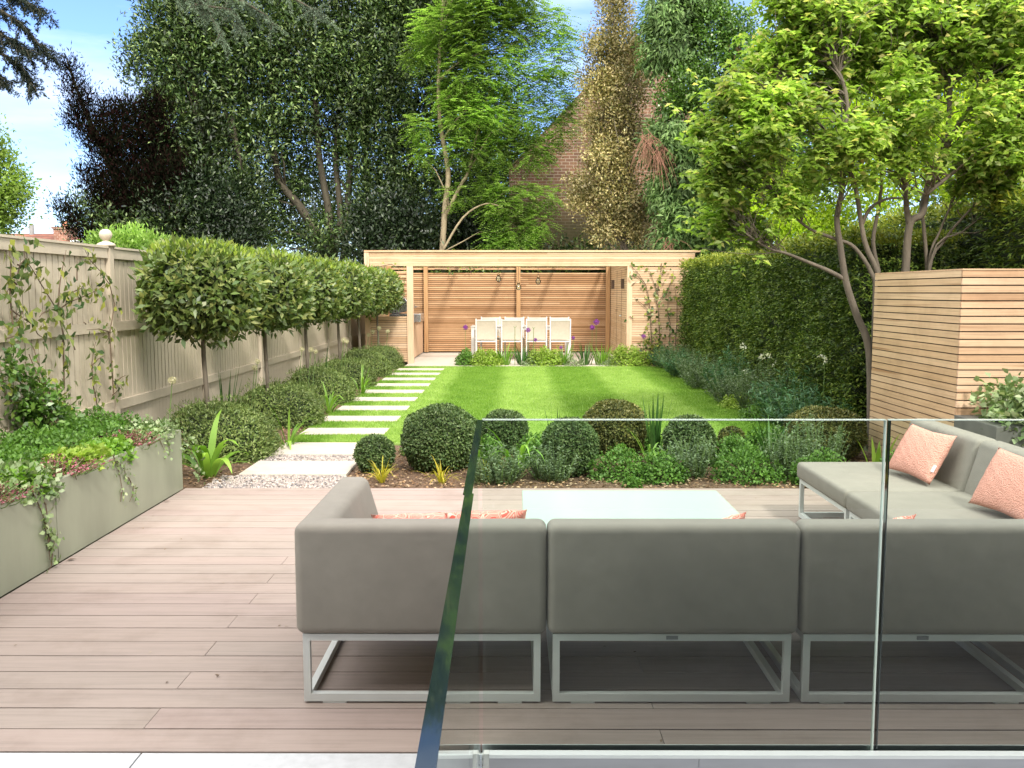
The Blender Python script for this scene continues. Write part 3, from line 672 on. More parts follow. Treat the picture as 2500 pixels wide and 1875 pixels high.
def pinnate(blobs, n, Lr, L, W, pairs=7):
    Cc, d = samp(blobs, n, .3); a = rng.uniform(0, 2*math.pi, n)
    D = unit(np.stack([np.cos(a), np.sin(a)*.7, rng.uniform(-.5, .25, n)], 1)+d*.5); S = unit(np.cross(D, UP)); out = []
    for k in range(pairs):
        t = (k+1)/pairs; p = Cc+D*Lr*t-UP*Lr*.25*t*t
        for sg in (1, -1): out.append(leaves(p, D*.35+S*sg, np.tile(UP, (n, 1))+rdir(n)*.4, L*(1-.3*abs(t-.5)), W, .05, .15))
    return np.concatenate(out), Cc
def limbs(stems, targets, count, r0, mat, parent, name='twig_sprays', rr=.35, maxlen=.85):
    pts = []
    for s, rad in stems:
        s = [Vector(q) for q in s]
        for i in range(len(s)-1):
            for t in (0, .33, .66): pts.append((s[i].lerp(s[i+1], t), rad[min(i+1, len(rad)-1)]))
    b = MB(); T = [Vector(q) for q in targets[rng.choice(len(targets), min(count, len(targets)), replace=False)]]
    P = np.array([tuple(p[0]) for p in pts])
    for q in T:
        dd = np.linalg.norm(P-np.array(q), axis=1)+np.maximum(0, P[:, 2]-q.z+.1)*2
        k = int(np.argsort(dd)[rng.integers(0, 5)]); a, ra = pts[k]
        if (a-q).length > maxlen: continue
        mid = a.lerp(q, .5)+Vector(rng.normal(size=3)*.08*(q-a).length)
        mid.z += .06*(q-a).length; r = min(ra*.5, r0)
        q1 = a.lerp(mid, .5)+Vector(rng.normal(size=3)*.02); b.tube([a, q1, mid, mid.lerp(q, .5)+Vector(rng.normal(size=3)*.03*(q-a).length), q], [r, r*.85, r*.65, r*.45, r*.2], 5, False)
    return b.build(name, mat, parent, smooth=True)
def stems_mb(stems, n=8):
    b = MB()
    for s, rad in stems:
        # resample smoothly
        s = [Vector(q) for q in s]; P, R = [], []
        for i in range(len(s)-1):
            p0, p1, p2, p3 = s[max(i-1, 0)], s[i], s[i+1], s[min(i+2, len(s)-1)]
            for k in range(4):
                t = k/4; P.append(.5*((2*p1)+(p2-p0)*t+(2*p0-5*p1+4*p2-p3)*t*t+(3*p1-p0-3*p2+p3)*t**3)); R.append(rad[i]*(1-t)+rad[i+1]*t)
        P.append(s[-1]); R.append(rad[-1]); b.tube(P, R, n)
    return b
def st(pts, Y, r0, r1, ground=None):
    """pixel polyline -> real stem at depth Y; optional foot on the ground"""
    q = [PY(p[0], p[1], p[2] if len(p) > 2 else Y) for p in pts]
    if ground is not None: q = [Vector((q[0].x+ground, q[0].y, -.03))]+q
    return (q, list(np.linspace(r0, r1, len(q))))
def sblob(c, h, n, L, W, p=3.2, half=False, thick=.18, up=.3, nup=.5, jit=.7):
    d = rdir(n)
    if half: d[:, 2] = np.abs(d[:, 2])*1.0-.12
    s = (np.abs(d)**p).sum(1)**(-1/p); q = d*s[:, None]
    ph = rng.uniform(0, 6.28, 6); bumpy = 1+.030*(np.sin(d[:, 0]*5+ph[0])*np.cos(d[:, 2]*4+ph[1])+np.sin(d[:, 1]*6+ph[2])+np.sin(d[:, 2]*9+d[:, 0]*4+ph[3])*.7+np.sin(d[:, 1]*13+d[:, 2]*9+ph[4])*.5)
    rr = bumpy*(1-thick*rng.uniform(0, 1, n)**1.5); strayed = rng.uniform(size=n) < .02; rr = np.where(strayed, rr*rng.uniform(1.02, 1.07, n), rr)
    nrm = unit(np.sign(q)*np.abs(q)**(p-1)/np.array(h))
    P = np.array(c)+q*np.array(h)*rr[:, None]
    D = nrm*.75+rdir(n)*jit+UP*up; N = nrm*.6+rdir(n)*.5+UP*nup
    return leaves(P, D, N, L, W, .15, .1)
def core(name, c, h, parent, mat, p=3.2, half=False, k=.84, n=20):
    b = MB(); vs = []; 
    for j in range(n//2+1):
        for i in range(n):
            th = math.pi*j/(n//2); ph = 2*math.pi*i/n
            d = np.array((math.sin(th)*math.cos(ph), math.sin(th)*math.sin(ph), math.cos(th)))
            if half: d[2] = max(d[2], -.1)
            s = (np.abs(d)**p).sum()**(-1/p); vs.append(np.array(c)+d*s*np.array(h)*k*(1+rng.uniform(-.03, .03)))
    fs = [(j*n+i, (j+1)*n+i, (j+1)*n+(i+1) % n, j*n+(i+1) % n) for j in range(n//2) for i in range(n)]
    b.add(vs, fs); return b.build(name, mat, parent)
core_green = plain('inner_leaf_shade', (.02,.032,.01), .9, .4, 30, .8, 60)  # dark solid core puts the shade between the leaves into the colour
# ------------------------------------------------------------------ standard laurel trees along the fence
near = None; LT = []
ty = [8.54, 10.55, 12.75, 14.97, 17.1, 19.25]
tl = ['largest and nearest the planter', 'second from the planter', 'third from the planter', 'fourth from the planter', 'fifth from the planter', 'last before the pavilion post']
def std_tree(i, x, y):
    o = thing('standard_tree', (x, y, 0), 'clipped laurel on a bare grey stem along the fence, %s' % tl[i], 'tree', 'row of clipped standard laurels')
    b = stems_mb([([(x, y, -.02), (x+.01, y+.01, .5), (x-.005, y, .95), (x, y, 1.35)], [.026, .024, .023, .02])]); b.build('trunk', barkm, o, smooth=True)
    c = (x, y, 1.565); hx = (.49, .57 if i else .50, .405)
    A = sblob(c, hx, 4600 if i == 0 else 4200, .088, .046, 2.8, thick=.3, up=.1, jit=.95); B_ = sblob((x, y, 1.55), (.52, .59 if i else .54, .46), 420, .10, .04, 3.0, thick=.05, up=.5)
    quadmesh('crown', np.concatenate([A, B_]), L_laurel, o)
    T = sblob((x, y, 1.60), (.48, .54, .40), 1300, .06, .022, 3.0, half=True, thick=.05, up=1.1); T = T[T[:, 0, 2] > 1.86]
    quadmesh('top_leaves', T, L_laureltip, o)
    core('crown_shade_core', c, (hx[0], hx[1], .43), o, core_green, 3.0, k=.74)
    return o
for i, y in enumerate(ty): std_tree(i, -2.93+.03*(i % 2), y+.03)
# low clipped mounds beneath
ml = ['right behind the strappy plant and planter corner', 'second one going up the path', 'third one going up the path', 'fourth one going up the path', 'fifth one going up the path', 'last one before the pavilion']
mp_ = None
for i, y in enumerate([8.62, 10.75, 12.9, 15.0, 17.0, 18.75]):
    lab = 'low clipped grey green mound, %s' % ml[i]
    if mp_ is None:
        o = thing('shrub_mound', (0, 0, 0), lab, 'shrub', 'low clipped mounds under the standard trees')
        A = sblob((0, 0, .02), (.52, .52, .53), 12000, .038, .016, 2.4, half=True, thick=.16, up=.45, jit=1.2); T = sblob((0, 0, .03), (.54, .54, .55), 1100, .05, .009, 2.8, half=True, thick=.02, up=.8)
        quadmesh('foliage', np.concatenate([A, T]), L_mound, o); core('inner_shade', (0, 0, .02), (.5, .5, .51), o, core_green, 2.5, True, .86); mp_ = o; c = o
    else: c = copy_tree(mp_); c['label'] = lab
    c.location = (-2.83+.02*(i % 3), y, -.01); c.rotation_euler = (0, 0, [0, 3.3, .2, 3.0, .1, 3.1][i]); k = [1, 1.0, .95, .97, .95, .9][i]; c.scale = (k, k*.9, k*(.93, .86, .94, .88, .94, .9)[i])
# topiary balls
balls = [(-1.22, 7.85, .165, .30, 0, 'tiny box ball beside the pale slabs at the left end of the border'),
         (-.665, 7.98, .335, .54, 0, 'largest dark clipped ball, left of the balustrade edge'),
         (-.10, 8.75, .225, .41, 0, 'dark clipped ball half hidden by the corner of the balustrade'),
         (.475, 7.78, .235, .46, 0, 'clipped ball above the white table, in front of the bronze tinted ball'),
         (.97, 8.72, .30, .50, 1, 'big clipped ball with yellowish bronze top standing nearest the lawn'),
         (1.58, 8.2, .225, .43, 0, 'round clipped ball between the iris blades and the slatted store'),
         (2.10, 8.75, .12, .24, 1, 'small low clipped bush partly hidden by leaves before the lawn corner'),
         (2.93, 8.55, .36, .46, 1, 'wide dark clipped bush beside the slatted store')]
for x, y, r, h, warm, lab in balls:
    o = thing('topiary_ball', (x, y, -.02), lab, 'topiary ball', 'clipped balls in the border behind the sofa')
    n = int(15000*r*r/.1); c = (x, y, h-r*.98 if h > r else 0); c = (x, y, max(h-r, h*.5))
    hh = (r, r, h-c[2]) if h-c[2] < c[2] else (r, r, h/2)
    hh = (r, r, max(h-c[2], .5*h)); A = sblob(c, hh, n, .028, .015, 2.15, thick=.12, jit=1.0)
    low = sblob((x, y, c[2]*.45), (r*.85, r*.85, c[2]*.55), n//3, .028, .015, 2.3, thick=.15, jit=1.0)
    quadmesh('foliage', np.concatenate([A, low]), L_boxy if warm else L_box, o); core('inner_shade', c, hh, o, core_green, 2.1, False, .88)
    b = MB(); b.tube([(x, y, -.02), (x, y, c[2])], [.02, .015], 6); b.build('trunk', barkd, o)
# ------------------------------------------------------------------ hedges
def hedge(name, x0, x1, y0, y1, zt, dens, label, faces, L=.07, W=.02):
    o = thing(name, ((x0+x1)/2, (y0+y1)/2, 0), label, 'hedge')
    b = MB(); b.box(x0+.13, x1-.13, y0+.13, y1-.13, 0, zt-.13); b.build('hedge_shade_core', core_green, o)
    def wob(P): return (np.sin(P[:, 1]*2.3+P[:, 2]*3)*.025+np.sin(P[:, 1]*6.1-P[:, 2]*5)*.02+np.sin(P[:, 2]*9+P[:, 1]*.7)*.015)
    Q = []; QT = []
    for f, (A, nr) in faces.items():
        if f == 'W': n = int((y1-y0)*zt*dens); P = np.stack([np.full(n, x0), rng.uniform(y0, y1, n), rng.uniform(.0, zt, n)], 1); nn = np.array((-1., 0, 0))
        if f == 'E': n = int((y1-y0)*zt*dens); P = np.stack([np.full(n, x1), rng.uniform(y0, y1, n), rng.uniform(.0, zt, n)], 1); nn = np.array((1., 0, 0))
        if f == 'T': n = int((y1-y0)*(x1-x0)*dens); P = np.stack([rng.uniform(x0, x1, n), rng.uniform(y0, y1, n), np.full(n, zt)], 1); nn = UP
        if f == 'S': n = int((x1-x0)*zt*dens); P = np.stack([rng.uniform(x0, x1, n), np.full(n, y0), rng.uniform(0, zt, n)], 1); nn = np.array((0., -1, 0))
        if f == 'N': n = int((x1-x0)*zt*dens); P = np.stack([rng.uniform(x0, x1, n), np.full(n, y1), rng.uniform(0, zt, n)], 1); nn = np.array((0., 1, 0))
        n = int(n*A)//8; P = P[:n]; dep = rng.uniform(-.02, .13, n)
        P = P+nn*(wob(P)-dep)[:, None]; n *= 8; P = np.repeat(P, 8, 0)+rng.normal(size=(n, 3))*np.array((.035, .035, .016))
        D = nn*.8+rdir(n)*np.array((1, 1, .45))*.9+np.array((0, 0, .02 if f != 'T' else .3)); Nn = UP*.9+nn*.35+rdir(n)*.5
        g = (rng.uniform(size=n) < (.55 if f == 'T' else .0)) | ((P[:, 2] > zt-.10-rng.uniform(0, .12, n)) & (rng.uniform(size=n) < .6))
        Q.append(leaves(P[~g], D[~g], Nn[~g], L, W, .1, .25)); QT.append(leaves(P[g], D[g]+UP*.5, Nn[g], L, W, .1, .1))
    quadmesh('foliage', np.concatenate(Q), L_yew, o); quadmesh('lit_top', np.concatenate(QT), L_yewlit, o); return o
hedge('yew_hedge', 3.5, 4.6, 9.55, 19.3, 2.17, 3400, 'long clipped dark yew hedge along the right side of the lawn', {'W': (1, 0), 'T': (1, 0), 'S': (1, 0), 'N': (.5, 0)}, .052, .021)
hedge('yew_hedge', 4.75, 5.9, 3.5, 13.2, 2.50, 1500, 'taller shaded hedge above the slatted store at the right picture edge', {'W': (1, 0), 'T': (.8, 0), 'S': (.6, 0), 'E': (.3, 0)}, .075, .022)
hedge('evergreen_hedge', -3.6, 4.6, 24.0, 24.9, 2.5, 700, 'dark hedge glimpsed through the gap above the pavilion back wall', {'S': (1, 0), 'T': (1, 0)}, .12, .05)
# ------------------------------------------------------------------ right hand multi-stem trees
A = thing('multistem_tree', (3.6, 9.1, 0), 'multi stemmed tree with crown reaching over the hedge, stems leaning left at the store corner', 'tree', 'leafy multi stemmed trees behind the slatted store')
sA = [st([(1878,763),(1850,680),(1828,610),(1815,530),(1808,470),(1820,400),(1812,330),(1830,250),(1822,180),(1790,110),(1800,20)], 9.1, .042, .013, .05),
      st([(1830,606),(1790,585),(1752,569),(1700,548),(1658,535),(1602,498)], 9.1, .024, .008),
      st([(1890,650),(1883,591),(1846,535),(1808,517),(1748,494),(1700,450),(1660,400)], 9.15, .028, .009, .0),
      st([(1896,640),(1894,588),(1872,535),(1861,487),(1845,392),(1823,358),(1760,280),(1700,220),(1670,140)], 9.2, .036, .010, .0),
      st([(1900,640),(1898,590),(1886,523),(1898,448),(1905,380),(1900,300),(1930,200)], 9.25, .03, .010, .0),
      st([(1861,487),(1880,450),(1915,430),(1950,428)], 9.2, .022, .008)]
stems_mb(sA).build('trunk', barkm, A, smooth=True)
blA = [BL(*q) for q in ((1625,230,60,9.0),(1560,320,50,9.0),(1555,400,42,9.1),(1640,350,55,9.2),(1700,110,60,9.3),(1640,150,50,9.3),(1790,50,70,9.2),(1710,230,60,8.9),(1790,330,50,8.8),(1700,430,42,9.0),(1840,160,55,9.6),(1590,470,45,9.4),(1520,280,30,9.2),(1570,210,40,9.2),(1850,300,45,8.7),(1740,20,60,9.2),(1750,380,36,9.5),(1660,290,45,8.7),(1780,190,55,9.4),(1540,480,35,9.3),(1640,510,30,9.2),(1700,-10,60,9.2))]
q, cc = whorls(blA, 2350, 8, .088, .044); quadmesh('crown', q, L_medlar, A); limbs(sA, cc, 420, .009, barkm, A)
B2 = thing('multistem_tree', (4.1, 9.4, 0), 'thicker grey trunk forking low, right of the store corner, with spreading crown', 'tree', 'leafy multi stemmed trees behind the slatted store')
sB = [st([(1954,640),(1956,590),(1965,485),(1991,463),(2002,411),(2013,373),(2043,317),(2051,224),(2051,131),(2040,40)], 9.4, .05, .015, .0),
      st([(1965,490),(1958,448),(1955,400),(1935,330),(1925,230),(1930,120)], 9.4, .035, .012),
      st([(2043,320),(2070,270),(2110,215),(2160,140),(2230,80)], 9.3, .03, .012),
      st([(2000,420),(2050,380),(2100,340),(2160,300),(2240,240)], 9.2, .022, .009)]
stems_mb(sB).build('trunk', barkm, B2, smooth=True)
blB = [BL(*q) for q in ((1900,60,90,9.5),(2000,30,100,9.3),(2110,70,90,9.2),(2200,40,90,9.0),(2200,160,70,9.2),(1950,180,60,9.0),(1990,260,55,8.9),(1900,290,60,9.0),(2150,230,60,8.9),(1870,380,34,8.9),(2020,130,70,9.8),(1950,350,30,9.0),(2250,100,80,9.3),(2000,340,32,9.0))]
q, cc = whorls(blB, 1950, 8, .088, .044); quadmesh('crown', q, L_medlar, B2); limbs(sB, cc, 380, .009, barkm, B2)
C2 = thing('multistem_tree', (4.35, 9.5, 0), 'thin stemmed shrub tree fanning out beside the picture edge above the store', 'tree', 'leafy multi stemmed trees behind the slatted store')
sC = [st([(2003,640),(2003,586),(1995,485),(1990,440),(2010,380)], 9.5, .03, .012, .0), st([(2005,600),(2040,520),(2080,470),(2150,400),(2230,350)], 9.45, .018, .008, -.02),
      st([(2004,590),(2030,500),(2060,430),(2090,350)], 9.45, .016, .008, -.02), st([(2008,570),(2080,500),(2140,455),(2180,420)], 9.4, .012, .006, -.02)]
stems_mb(sC).build('trunk', barkm, C2, smooth=True)
blC = [BL(*q) for q in ((2110,340,55,9.2),(2190,330,60,9.0),(2190,420,45,9.2),(2070,400,26,9.4),(2230,250,60,9.3),(2120,400,28,9.3),(2170,290,45,9.3))]
q, cc = whorls(blC, 700, 8, .085, .042); quadmesh('crown', q, L_medlar, C2); limbs(sC, cc, 160, .007, barkm, C2)
# sunlit trees beyond the hedge
def bg_tree(name, label, cat, loc, blobs, stems, leafmat, n, per, sig, L, W, bark, group=None, nl=40, mode='c', lo=.35, r0=.02, **kw):
    o = thing(name, loc, label, cat, group)
    if mode == 'p': q, cc = pinnate(blobs, n, L*4.5, L, W)
    else: q, cc = clumps(blobs, n, per, sig, L, W, lo, **kw)
    quadmesh('crown', q, leafmat, o)
    if stems: stems_mb(stems).build('trunk', bark, o, smooth=True); limbs(stems, cc, nl, r0, bark, o, maxlen=2.6)
    return o
bg_tree('sunlit_tree', 'bright yellow green tree peeping over the hedge beneath the leaning branches', 'tree', (5.6, 18.5, 0),
    [BL(*q) for q in ((1640,495,45,18),(1700,510,45,18),(1620,450,50,18.5),(1720,450,50,18.5),(1760,500,45,18),(1800,480,50,18.3),(1670,400,60,19),(1840,520,40,18))], [st([(1700,600),(1705,500),(1690,400)], 18.5, .08, .03, 0)], L_yellow, 1500, 12, .12, .075, .04, barkm, 'sunlit trees beyond the hedge')
bg_tree('sunlit_tree', 'glowing lime green tree seen through the branches at the right picture edge', 'tree', (9.2, 17.5, 0),
    [BL(*q) for q in ((1900,380,90,17),(2030,330,100,17.5),(2150,300,100,17),(2000,200,110,18),(2180,180,110,18),(1880,230,90,18),(2200,400,60,16.5),(2090,420,50,16.5),(2100,60,120,18),(2250,300,80,17))], [st([(2060,600),(2050,450),(2030,300),(2020,150)], 17.5, .14, .05, 0)], L_yellow, 3300, 13, .16, .09, .05, barkm, 'sunlit trees beyond the hedge')
bg_tree('broadleaf_tree', 'mid green tree filling the gap between conifer and multi stemmed trees', 'tree', (6.4, 20.5, 0),
    [BL(*q) for q in ((1620,330,80,20),(1600,430,60,20),(1700,260,90,20.5),(1780,150,110,21),(1660,130,60,21),(1800,330,90,20.5),(1720,380,70,20),(1640,220,60,20),(1880,80,110,21))], [st([(1690,600),(1690,450),(1700,280)], 20.5, .12, .05, 0)], L_green, 2400, 13, .17, .095, .05, barkm)
# ------------------------------------------------------------------ trees behind the pavilion
oaks = [
 ('left most of the tall dark evergreens, ragged against the blue sky', (-9.5, 26, 0),
  [(400,60,95,26),(360,130,70,26),(345,215,48,26),(430,180,95,26.5),(400,280,90,26),(350,330,40,26.6),(470,60,100,27),(400,380,80,26),(470,330,90,26.5),(360,430,36,26.8),(430,470,70,25.6),(300,515,34,25.0),(370,-40,80,26),(500,240,90,27),(250,520,26,25.0),(300,110,32,26),(290,165,26,26),(520,430,70,26),(235,480,26,24.4),(285,500,36,24.4),(335,505,40,24.4),(390,480,36,24.6)],
  [[(470,600),(475,480),(450,350),(420,200),(400,60)], [(475,500),(520,400),(500,250)]], 8600),
 ('broad dark evergreen whose bare mossy trunks show behind the clipped laurels', (-6.2, 27, 0),
  [(560,40,110,27),(650,90,110,27),(600,190,110,27.5),(690,220,90,27),(560,300,70,26.6),(640,300,60,28),(700,20,110,27.5),(740,120,90,27),(560,520,55,26),(600,440,45,27.5),(770,230,70,27),(600,-120,120,27),(740,-130,110,27),(650,-240,110,27),(720,320,60,27.6),(690,520,50,26),(650,380,50,27.8),(530,130,80,27)],
  [[(700,600),(690,520),(650,450),(600,380),(590,250),(580,100)], [(705,600),(712,480),(690,340),(680,180),(670,30)], [(712,600),(735,480),(725,330),(740,150)], [(740,600),(750,470),(760,300),(770,150)]], 7600),
 ('tall dark evergreen with grey green foliage just left of the pale slender trunk', (-3.2, 27.5, 0),
  [(820,60,100,27),(870,160,90,27),(800,180,90,27),(900,60,90,27.5),(840,260,80,27),(780,330,60,26.8),(880,340,70,27),(930,250,60,27.6),(820,420,60,27),(900,440,60,26.6),(790,500,55,26),(860,520,50,26),(940,500,50,26),(940,380,45,27.4),(980,150,70,28),(1000,300,60,28),(950,-20,90,27.5),(860,0,80,27),(900,-130,110,27),(1010,-110,80,28),(830,-230,110,27),(960,-240,90,27.5)],
  [[(830,600),(825,480),(850,380),(840,250),(850,100)], [(840,600),(880,450),(885,350),(900,200)], [(800,600),(795,450),(790,330),(800,180)]], 8200),
 ('shadowy evergreen low behind the light green feathery tree', (-.6, 29, 0),
  [(1010,420,55,28.5),(1060,470,60,28.5),(1020,520,55,28),(1090,530,50,28),(1050,330,60,29),(1100,390,50,29),(980,470,50,28.5),(1130,310,45,29),(1000,230,60,29),(1150,520,45,28),(1080,240,45,29.5)],
  [[(1050,600),(1045,480),(1050,330)]], 3000)]
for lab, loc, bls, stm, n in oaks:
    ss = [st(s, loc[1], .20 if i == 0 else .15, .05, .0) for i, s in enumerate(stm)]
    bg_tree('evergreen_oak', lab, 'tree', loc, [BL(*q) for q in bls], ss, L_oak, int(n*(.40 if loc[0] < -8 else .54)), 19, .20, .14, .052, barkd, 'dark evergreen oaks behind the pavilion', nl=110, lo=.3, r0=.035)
for lab, loc, bls in (('added dark leaf mass for canopy shade low behind the first clipped laurels', (-8.3, 24.6, 0), [(400,440,42,24.6),(450,480,50,24.6),(500,430,48,24.8),(540,490,42,24.6),(430,530,50,24.4),(510,540,50,24.4),(360,500,40,24.5),(440,390,36,24.8),(330,450,34,24.6),(320,540,40,24.3)]),
                     ('added dark leaf mass for canopy shade low behind the left end of the pavilion', (-3.4, 24.8, 0), [(800,470,42,24.8),(850,510,46,24.7),(780,530,42,24.6),(900,480,40,24.8),(850,440,34,24.9),(920,530,40,24.7),(1000,500,36,25.6),(1010,440,30,25.6),(1040,530,40,25.6)])):
    bg_tree('shade_shrub', lab, 'shrub', loc, [BL(*q) for q in bls], None, L_shade, 900, 14, .16, .12, .05, barkd, 'added shade foliage below the oaks')  # leaf masses added where the lower oak canopy lies in shade
# low undergrowth that closes the view between trunks
bg = []
for k in range(26): u = 180+k*42; bg.append(BL(u, 520-rng.uniform(0, 60), 48, 31))
for k in range(17): bg.append(BL(790+k*42, 575-rng.uniform(0, 20), 34, 25.6))
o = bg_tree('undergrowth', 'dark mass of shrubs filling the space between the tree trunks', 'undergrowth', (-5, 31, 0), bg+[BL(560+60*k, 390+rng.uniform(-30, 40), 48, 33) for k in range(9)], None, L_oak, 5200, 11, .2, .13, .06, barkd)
o['kind'] = 'stuff'
for ch in o.children: ch['kind'] = 'stuff'
# dark purple yew, upright sprays
bp = [(150,150,16),(140,135,10),(163,190,22),(178,230,28),(165,260,20),(205,280,35),(240,250,35),(290,245,35),(230,320,42),(280,310,55),(330,290,45),(190,375,18),(200,400,22),(215,425,22),(255,390,50),(310,400,65),(370,380,60),(145,455,15),(160,478,18),(185,505,24),(215,520,26),(260,470,50),(320,480,60),(380,470,60),(230,450,20),(340,230,30),(128,445,9)]
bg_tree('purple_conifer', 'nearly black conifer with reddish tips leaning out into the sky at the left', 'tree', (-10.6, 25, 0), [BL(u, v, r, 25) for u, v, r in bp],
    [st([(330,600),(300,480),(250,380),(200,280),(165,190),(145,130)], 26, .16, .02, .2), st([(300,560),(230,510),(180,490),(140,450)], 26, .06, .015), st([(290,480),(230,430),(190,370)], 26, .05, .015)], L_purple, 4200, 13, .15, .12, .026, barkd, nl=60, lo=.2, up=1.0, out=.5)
# light feathery tree
br = [(1215,270,28),(1040,-120,80),(1110,-110,60),(1000,60,50),(1060,40,55),(1120,70,50),(1190,50,35),(1225,85,20),(915,110,28),(890,130,14),(1020,160,60),(1090,150,50),(1150,180,42),(1000,250,55),(1070,260,50),(1140,260,42),(1205,230,30),(1235,205,18),(905,275,26),(920,335,22),(1150,330,34),(1080,330,32),(1185,315,24),(1080,440,42),(1130,430,34),(1120,500,40),(1060,400,22),(1100,535,26),(1160,480,30),(1185,420,22),(1030,-20,70),(1110,-20,60),(960,200,26),(940,60,45),(1010,330,40),(990,420,26),(1200,140,40),(1060,520,20),(1010,100,50)]
sr = [st([(952,600),(955,545),(962,440),(968,370),(950,260),(948,150),(955,40),(960,-40)], 24.5, .10, .03, 0), st([(960,470),(995,400),(1012,370),(1030,290),(1060,190)], 24.5, .055, .02), st([(958,300),(985,260),(1030,215)], 24.5, .03, .012), st([(955,545),(1000,470),(1050,440),(1090,450)], 24.3, .035, .012), st([(952,170),(1000,130),(1090,100),(1180,70)], 24.5, .035, .012)]
bg_tree('feathery_tree', 'slender pale trunked tree with light green feathery leaves rising behind the pavilion', 'tree', (-1.95, 24.5, 0), [BL(u, v, r, 24.5) for u, v, r in br], sr, L_robinia, 8800, 1, 0, .085, .048, barkl, nl=36, mode='p')
# bronze evergreen
bz_ = [(1330,30,38),(1300,100,40),(1350,110,50),(1290,180,42),(1350,190,52),(1330,250,46),(1285,265,26),(1360,290,38),(1310,330,50),(1350,370,35),(1290,400,45),(1345,430,44),(1395,450,30),(1255,430,28),(1310,480,45),(1370,490,35),(1320,-30,40),(1240,395,16)]
bg_tree('bronze_tree', 'narrow tree with bronze brown leaves in front of the brick gable', 'tree', (2.7, 23, 0), [BL(u, v, r, 23) for u, v, r in bz_], [st([(1354,600),(1352,540),(1348,430),(1330,250),(1325,30)], 23, .07, .02, 0)], L_bronze, 3800, 11, .11, .078, .04, barkm, nl=110, lo=.2)
# cypress with ivy
bc = [(1440,40,50),(1420,120,32),(1470,110,45),(1450,300,55),(1470,380,50),(1440,430,32),(1480,470,52),(1530,400,52),(1540,490,50),(1510,320,52),(1460,520,40),(1560,540,40),(1410,330,18),(1420,400,20),(1500,-10,60),(1590,430,45)]
o = bg_tree('cypress', 'blue green drooping conifer with ivy and brown dead sprays right of the brick gable', 'tree', (4.9, 22, 0), [BL(u, v, r, 22) for u, v, r in bc], [st([(1512,600),(1508,450),(1500,250),(1490,20)], 22, .16, .05, 0)], L_cypress, 4200, 10, .12, .17, .045, barkd, nl=60, lo=.35, down=.9, droop=.25, nup=.3)
q, _ = clumps([BL(u, v, r, 21.7) for u, v, r in ((1490,190,52),(1540,60,52),(1590,60,40),(1450,215,35),(1550,150,50),(1590,120,30),(1560,230,45))], 1500, 12, .10, .07, .05, .4); quadmesh('ivy_covering', q, L_ivy, o)
b = MB()
for k in range(120):
    u, v = rng.choice(np.array([(1400, 300), (1420, 320), (1600, 100), (1450, 520)]), 1, p=[.4, .3, .15, .15])[0]; a = PY(u+rng.normal(0, 8), v+rng.normal(0, 8), 21.5); e = a+Vector((rng.uniform(-.35, .5), rng.uniform(-.2, .1), -rng.uniform(.2, .9))); b.tube([a, a.lerp(e, .5)+Vector((0, 0, .08)), e], [.009, .007, .003], 4, False)
b.build('dead_sprays', plain('dead_brown', (.22,.11,.07), .9), o)
# far left maple and bright shrub behind the fence
bg_tree('maple_tree', 'fresh light green tree cut by the left picture edge above the tiled roof', 'tree', (-13, 23, 0), [BL(u, v, r, 23) for u, v, r in ((-30,380,60),(10,350,22),(20,400,35),(0,440,40),(45,400,22),(30,450,28),(-30,470,60),(10,480,20),(-60,300,60),(5,320,14))], [st([(-70,600),(-65,450),(-50,300)], 23, .15, .05, 0)], L_maple, 900, 13, .16, .10, .055, barkm, nl=40)
bg_tree('laurel_shrub', 'bright yellow green shrub showing over the fence beside the ball finial', 'shrub', (-5.0, 10.4, 0), [BL(u, v, r, 10.4) for u, v, r in ((210,525,14),(240,520,18),(280,518,20),(320,528,22),(350,540,22),(265,545,30),(330,560,32))], [st([(290,640),(288,560)], 10.4, .03, .015, 0)], L_robinia, 620, 9, .05, .06, .022, barkm, nl=20, lo=.2, up=1.1)
# cedar
CD = thing('cedar_tree', (-10.5, 13.5, 0), 'dark cedar whose needled boughs hang into the top left of the view', 'tree')
b = MB(); Q = []; Q2 = []
def bough(pts, Y, nsec, slen, droop, Q):
    P = [PY(p[0], p[1], Y) for p in pts]; b.tube(P, np.linspace(.035, .008, len(P)), 6)
    for k in range(nsec):
        t = rng.uniform(.05, 1)*(len(P)-1); i = min(int(t), len(P)-2); a = P[i].lerp(P[i+1], t-i)
        ax = (P[i+1]-P[i]).normalized(); dr = (ax*.8+Vector(rng.normal(size=3))*.55+Vector((0, 0, -droop))).normalized(); e = a+dr*slen*rng.uniform(.4, 1.2)
        m = a.lerp(e, .5)+Vector((0, 0, .03)); b.tube([a, m, e], [.006, .004, .002], 4, False)
        n = int(36*(e-a).length/.3)+6; tt = rng.uniform(0.1, 1, n)[:, None]; base = np.array(a)*(1-tt)+np.array(e)*tt+rng.normal(size=(n, 3))*.012
        Dd = rdir(n)+np.array(dr)*.7; Q.append(leaves(np.repeat(base, 3, 0), np.repeat(Dd, 3, 0)+rdir(n*3)*.6, rdir(n*3), .042, .010, .1, 0))
for p in ([(-120,-40),(-40,0),(30,40),(75,85),(108,120)], [(-120,60),(-30,100),(20,125),(50,150),(68,182)], [(-100,-60),(0,-20),(50,0),(92,25)], [(-120,0),(-40,50),(20,85),(60,110)], [(-120,110),(-40,150),(10,185)]): bough(p, 12.5, 75, .28, .45, Q)
for p in ([(250,-160),(400,-60),(520,0),(570,30),(600,62)], [(300,-150),(500,-50),(640,0),(690,28)], [(250,-150),(380,-40),(450,20),(480,90)], [(260,-140),(330,-40),(420,10),(500,20),(520,60)]): bough(p, 15.5, 46, .36, .6, Q2)
